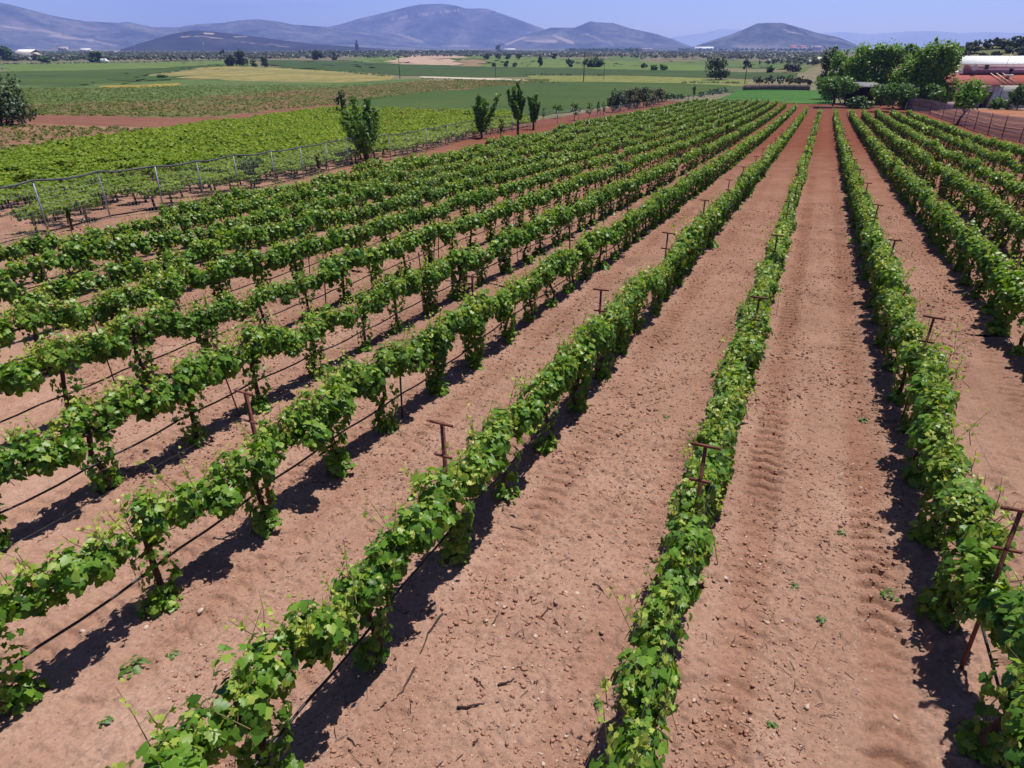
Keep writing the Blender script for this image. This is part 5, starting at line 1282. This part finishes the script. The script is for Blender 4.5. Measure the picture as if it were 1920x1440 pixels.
for a, b, lab in ((tops[1094], tops[1396] + [0, 0, 5], 'dark overhead cable crossing before the big round tree'),):
    t = np.linspace(0, 1, 24)[:, None]; q = a * (1 - t) + b * t; q[:, 2] -= (4 * t * (1 - t))[:, 0] * 1.2
    v, f = tube(q, .03, 4, False); tag(obj('overhead_cable', [(v, f, M_WIRE, None)]), lab, 'cable')
for px, yb, yt, lab in ((255, 99, 79, 'faint steel lattice pylon before the left mountain'), (384, 98, 81, 'faint steel lattice pylon before the dark wooded hill')):
    P = at(px, yb); hh = 17 * mpp(P); s_ = hh * .09; segs = []
    for i in (-1, 1):
        for j in (-1, 1): segs.append(tube([(i * s_, j * s_, 0), (i * s_ * .12, j * s_ * .12, hh)], .22, 4))
    for k_ in range(6):
        z0, z1 = hh * k_ / 6.5, hh * (k_ + 1) / 6.5; w0, w1_ = s_ * (1 - .88 * k_ / 6.5), s_ * (1 - .88 * (k_ + 1) / 6.5)
        for j in (-1, 1): segs.append(tube([(-w0, j * w0, z0), (w1_, j * w1_, z1)], .15, 4)); segs.append(tube([(w0, j * w0, z0), (-w1_, j * w1_, z1)], .15, 4))
    for z in (.78, .92): segs.append(tube([(-s_ * 1.5, 0, hh * z), (s_ * 1.5, 0, hh * z)], .18, 4))
    tag(obj('pylon', [(*merge(segs), M_GALV, None)], None, P, PSI), lab, 'pylon', 'lattice pylons on the plain')

# ------------------------------------------------------------------ the air
def haze(dens):
    m, nt, out = new_mat('haze')
    v = N(nt, 'ShaderNodeVolumePrincipled', Density=dens, Anisotropy=.1); v.inputs['Color'].default_value = (.31, .42, 1.0, 1)
    nt.links.new(v.outputs[0], out.inputs['Volume'])
    S = 14600.
    o = obj('haze', [(*box((0, 0, (960 - 14) / 2), (2 * S, 2 * S, 974)), m, None)]); tag(o, 'thin blue haze over the whole plain', 'haze', None, 'stuff')
haze(1.05e-4)
SKYTINT = (1.03, 1.08, 1.38)
# ------------------------------------------------------------------ light, sky, camera
SUN_EL = math.radians(71.0)
SUN_AZ = math.atan2(.36, 1.0)                 # measured from +Y towards +X
w = bpy.data.worlds.new('World'); sc.world = w; w.use_nodes = True
nt = w.node_tree; nt.nodes.clear()
out = nt.nodes.new('ShaderNodeOutputWorld'); bg = nt.nodes.new('ShaderNodeBackground')
sky = nt.nodes.new('ShaderNodeTexSky'); sky.sky_type = 'NISHITA'; sky.sun_disc = False
sky.sun_elevation = SUN_EL; sky.sun_rotation = SUN_AZ; sky.air_density = 1.0; sky.dust_density = .6; sky.ozone_density = 2.2; sky.altitude = 100
# bright pale horizon as in a clear sky; overhead dimmed to weaken fill light
geo = nt.nodes.new('ShaderNodeTexCoord'); sx = nt.nodes.new('ShaderNodeSeparateXYZ'); nt.links.new(geo.outputs['Generated'], sx.inputs[0])
rp = nt.nodes.new('ShaderNodeValToRGB'); el = rp.color_ramp.elements
SKYR = [(0.0, (1.0, 1.0, 1.0)), (.10, (.92, .95, 1.0)), (.30, (.20, .21, .24)), (1.0, (.13, .13, .155))]
while len(el) < len(SKYR): el.new(.5)
for i_, (p_, c_) in enumerate(SKYR): el[i_].position = p_; el[i_].color = (*c_, 1)
nt.links.new(sx.outputs['Z'], rp.inputs['Fac'])
hs = nt.nodes.new('ShaderNodeMix'); hs.data_type = 'RGBA'; hs.blend_type = 'MULTIPLY'; hs.inputs[0].default_value = 1.0
nt.links.new(rp.outputs['Color'], hs.inputs[7]); nt.links.new(sky.outputs['Color'], hs.inputs[6])
h2 = nt.nodes.new('ShaderNodeMix'); h2.data_type = 'RGBA'; h2.blend_type = 'MULTIPLY'; h2.inputs[0].default_value = 1.0
h2.inputs[7].default_value = (*SKYTINT, 1); nt.links.new(hs.outputs[2], h2.inputs[6])
bg.inputs['Strength'].default_value = .138
nt.links.new(h2.outputs[2], bg.inputs['Color']); nt.links.new(bg.outputs['Background'], out.inputs['Surface'])

sd = bpy.data.lights.new('sun', 'SUN'); sd.energy = 5.0; sd.angle = math.radians(.5); sd.color = (1.0, .955, .89)
so = bpy.data.objects.new('sun', sd); COL.objects.link(so)
dirv = Vector((math.cos(SUN_EL) * math.sin(SUN_AZ), math.cos(SUN_EL) * math.cos(SUN_AZ), math.sin(SUN_EL)))
so.rotation_euler = dirv.to_track_quat('Z', 'Y').to_euler(); so.location = (0, 0, 60)

cd = bpy.data.cameras.new('camera'); cd.sensor_width = 36.0; cd.lens = FPX / 1920 * 36.0
cd.clip_start = .1; cd.clip_end = 60000
co = bpy.data.objects.new('camera', cd); COL.objects.link(co)
co.matrix_world = Matrix(((vR[0], vU[0], -vF[0], 0), (vR[1], vU[1], -vF[1], 0), (vR[2], vU[2], -vF[2], CAMH), (0, 0, 0, 1)))
sc.camera = co
sc.view_settings.view_transform = 'Standard'; sc.view_settings.look = 'None'; sc.view_settings.gamma = 1.0; sc.view_settings.exposure = .38
sc.cycles.use_denoising = True
sc.cycles.max_bounces = 6; sc.cycles.diffuse_bounces = 3; sc.cycles.glossy_bounces = 2; sc.cycles.transmission_bounces = 3
sc.cycles.transparent_max_bounces = 6; sc.cycles.volume_bounces = 1; sc.cycles.caustics_reflective = False; sc.cycles.caustics_refractive = False
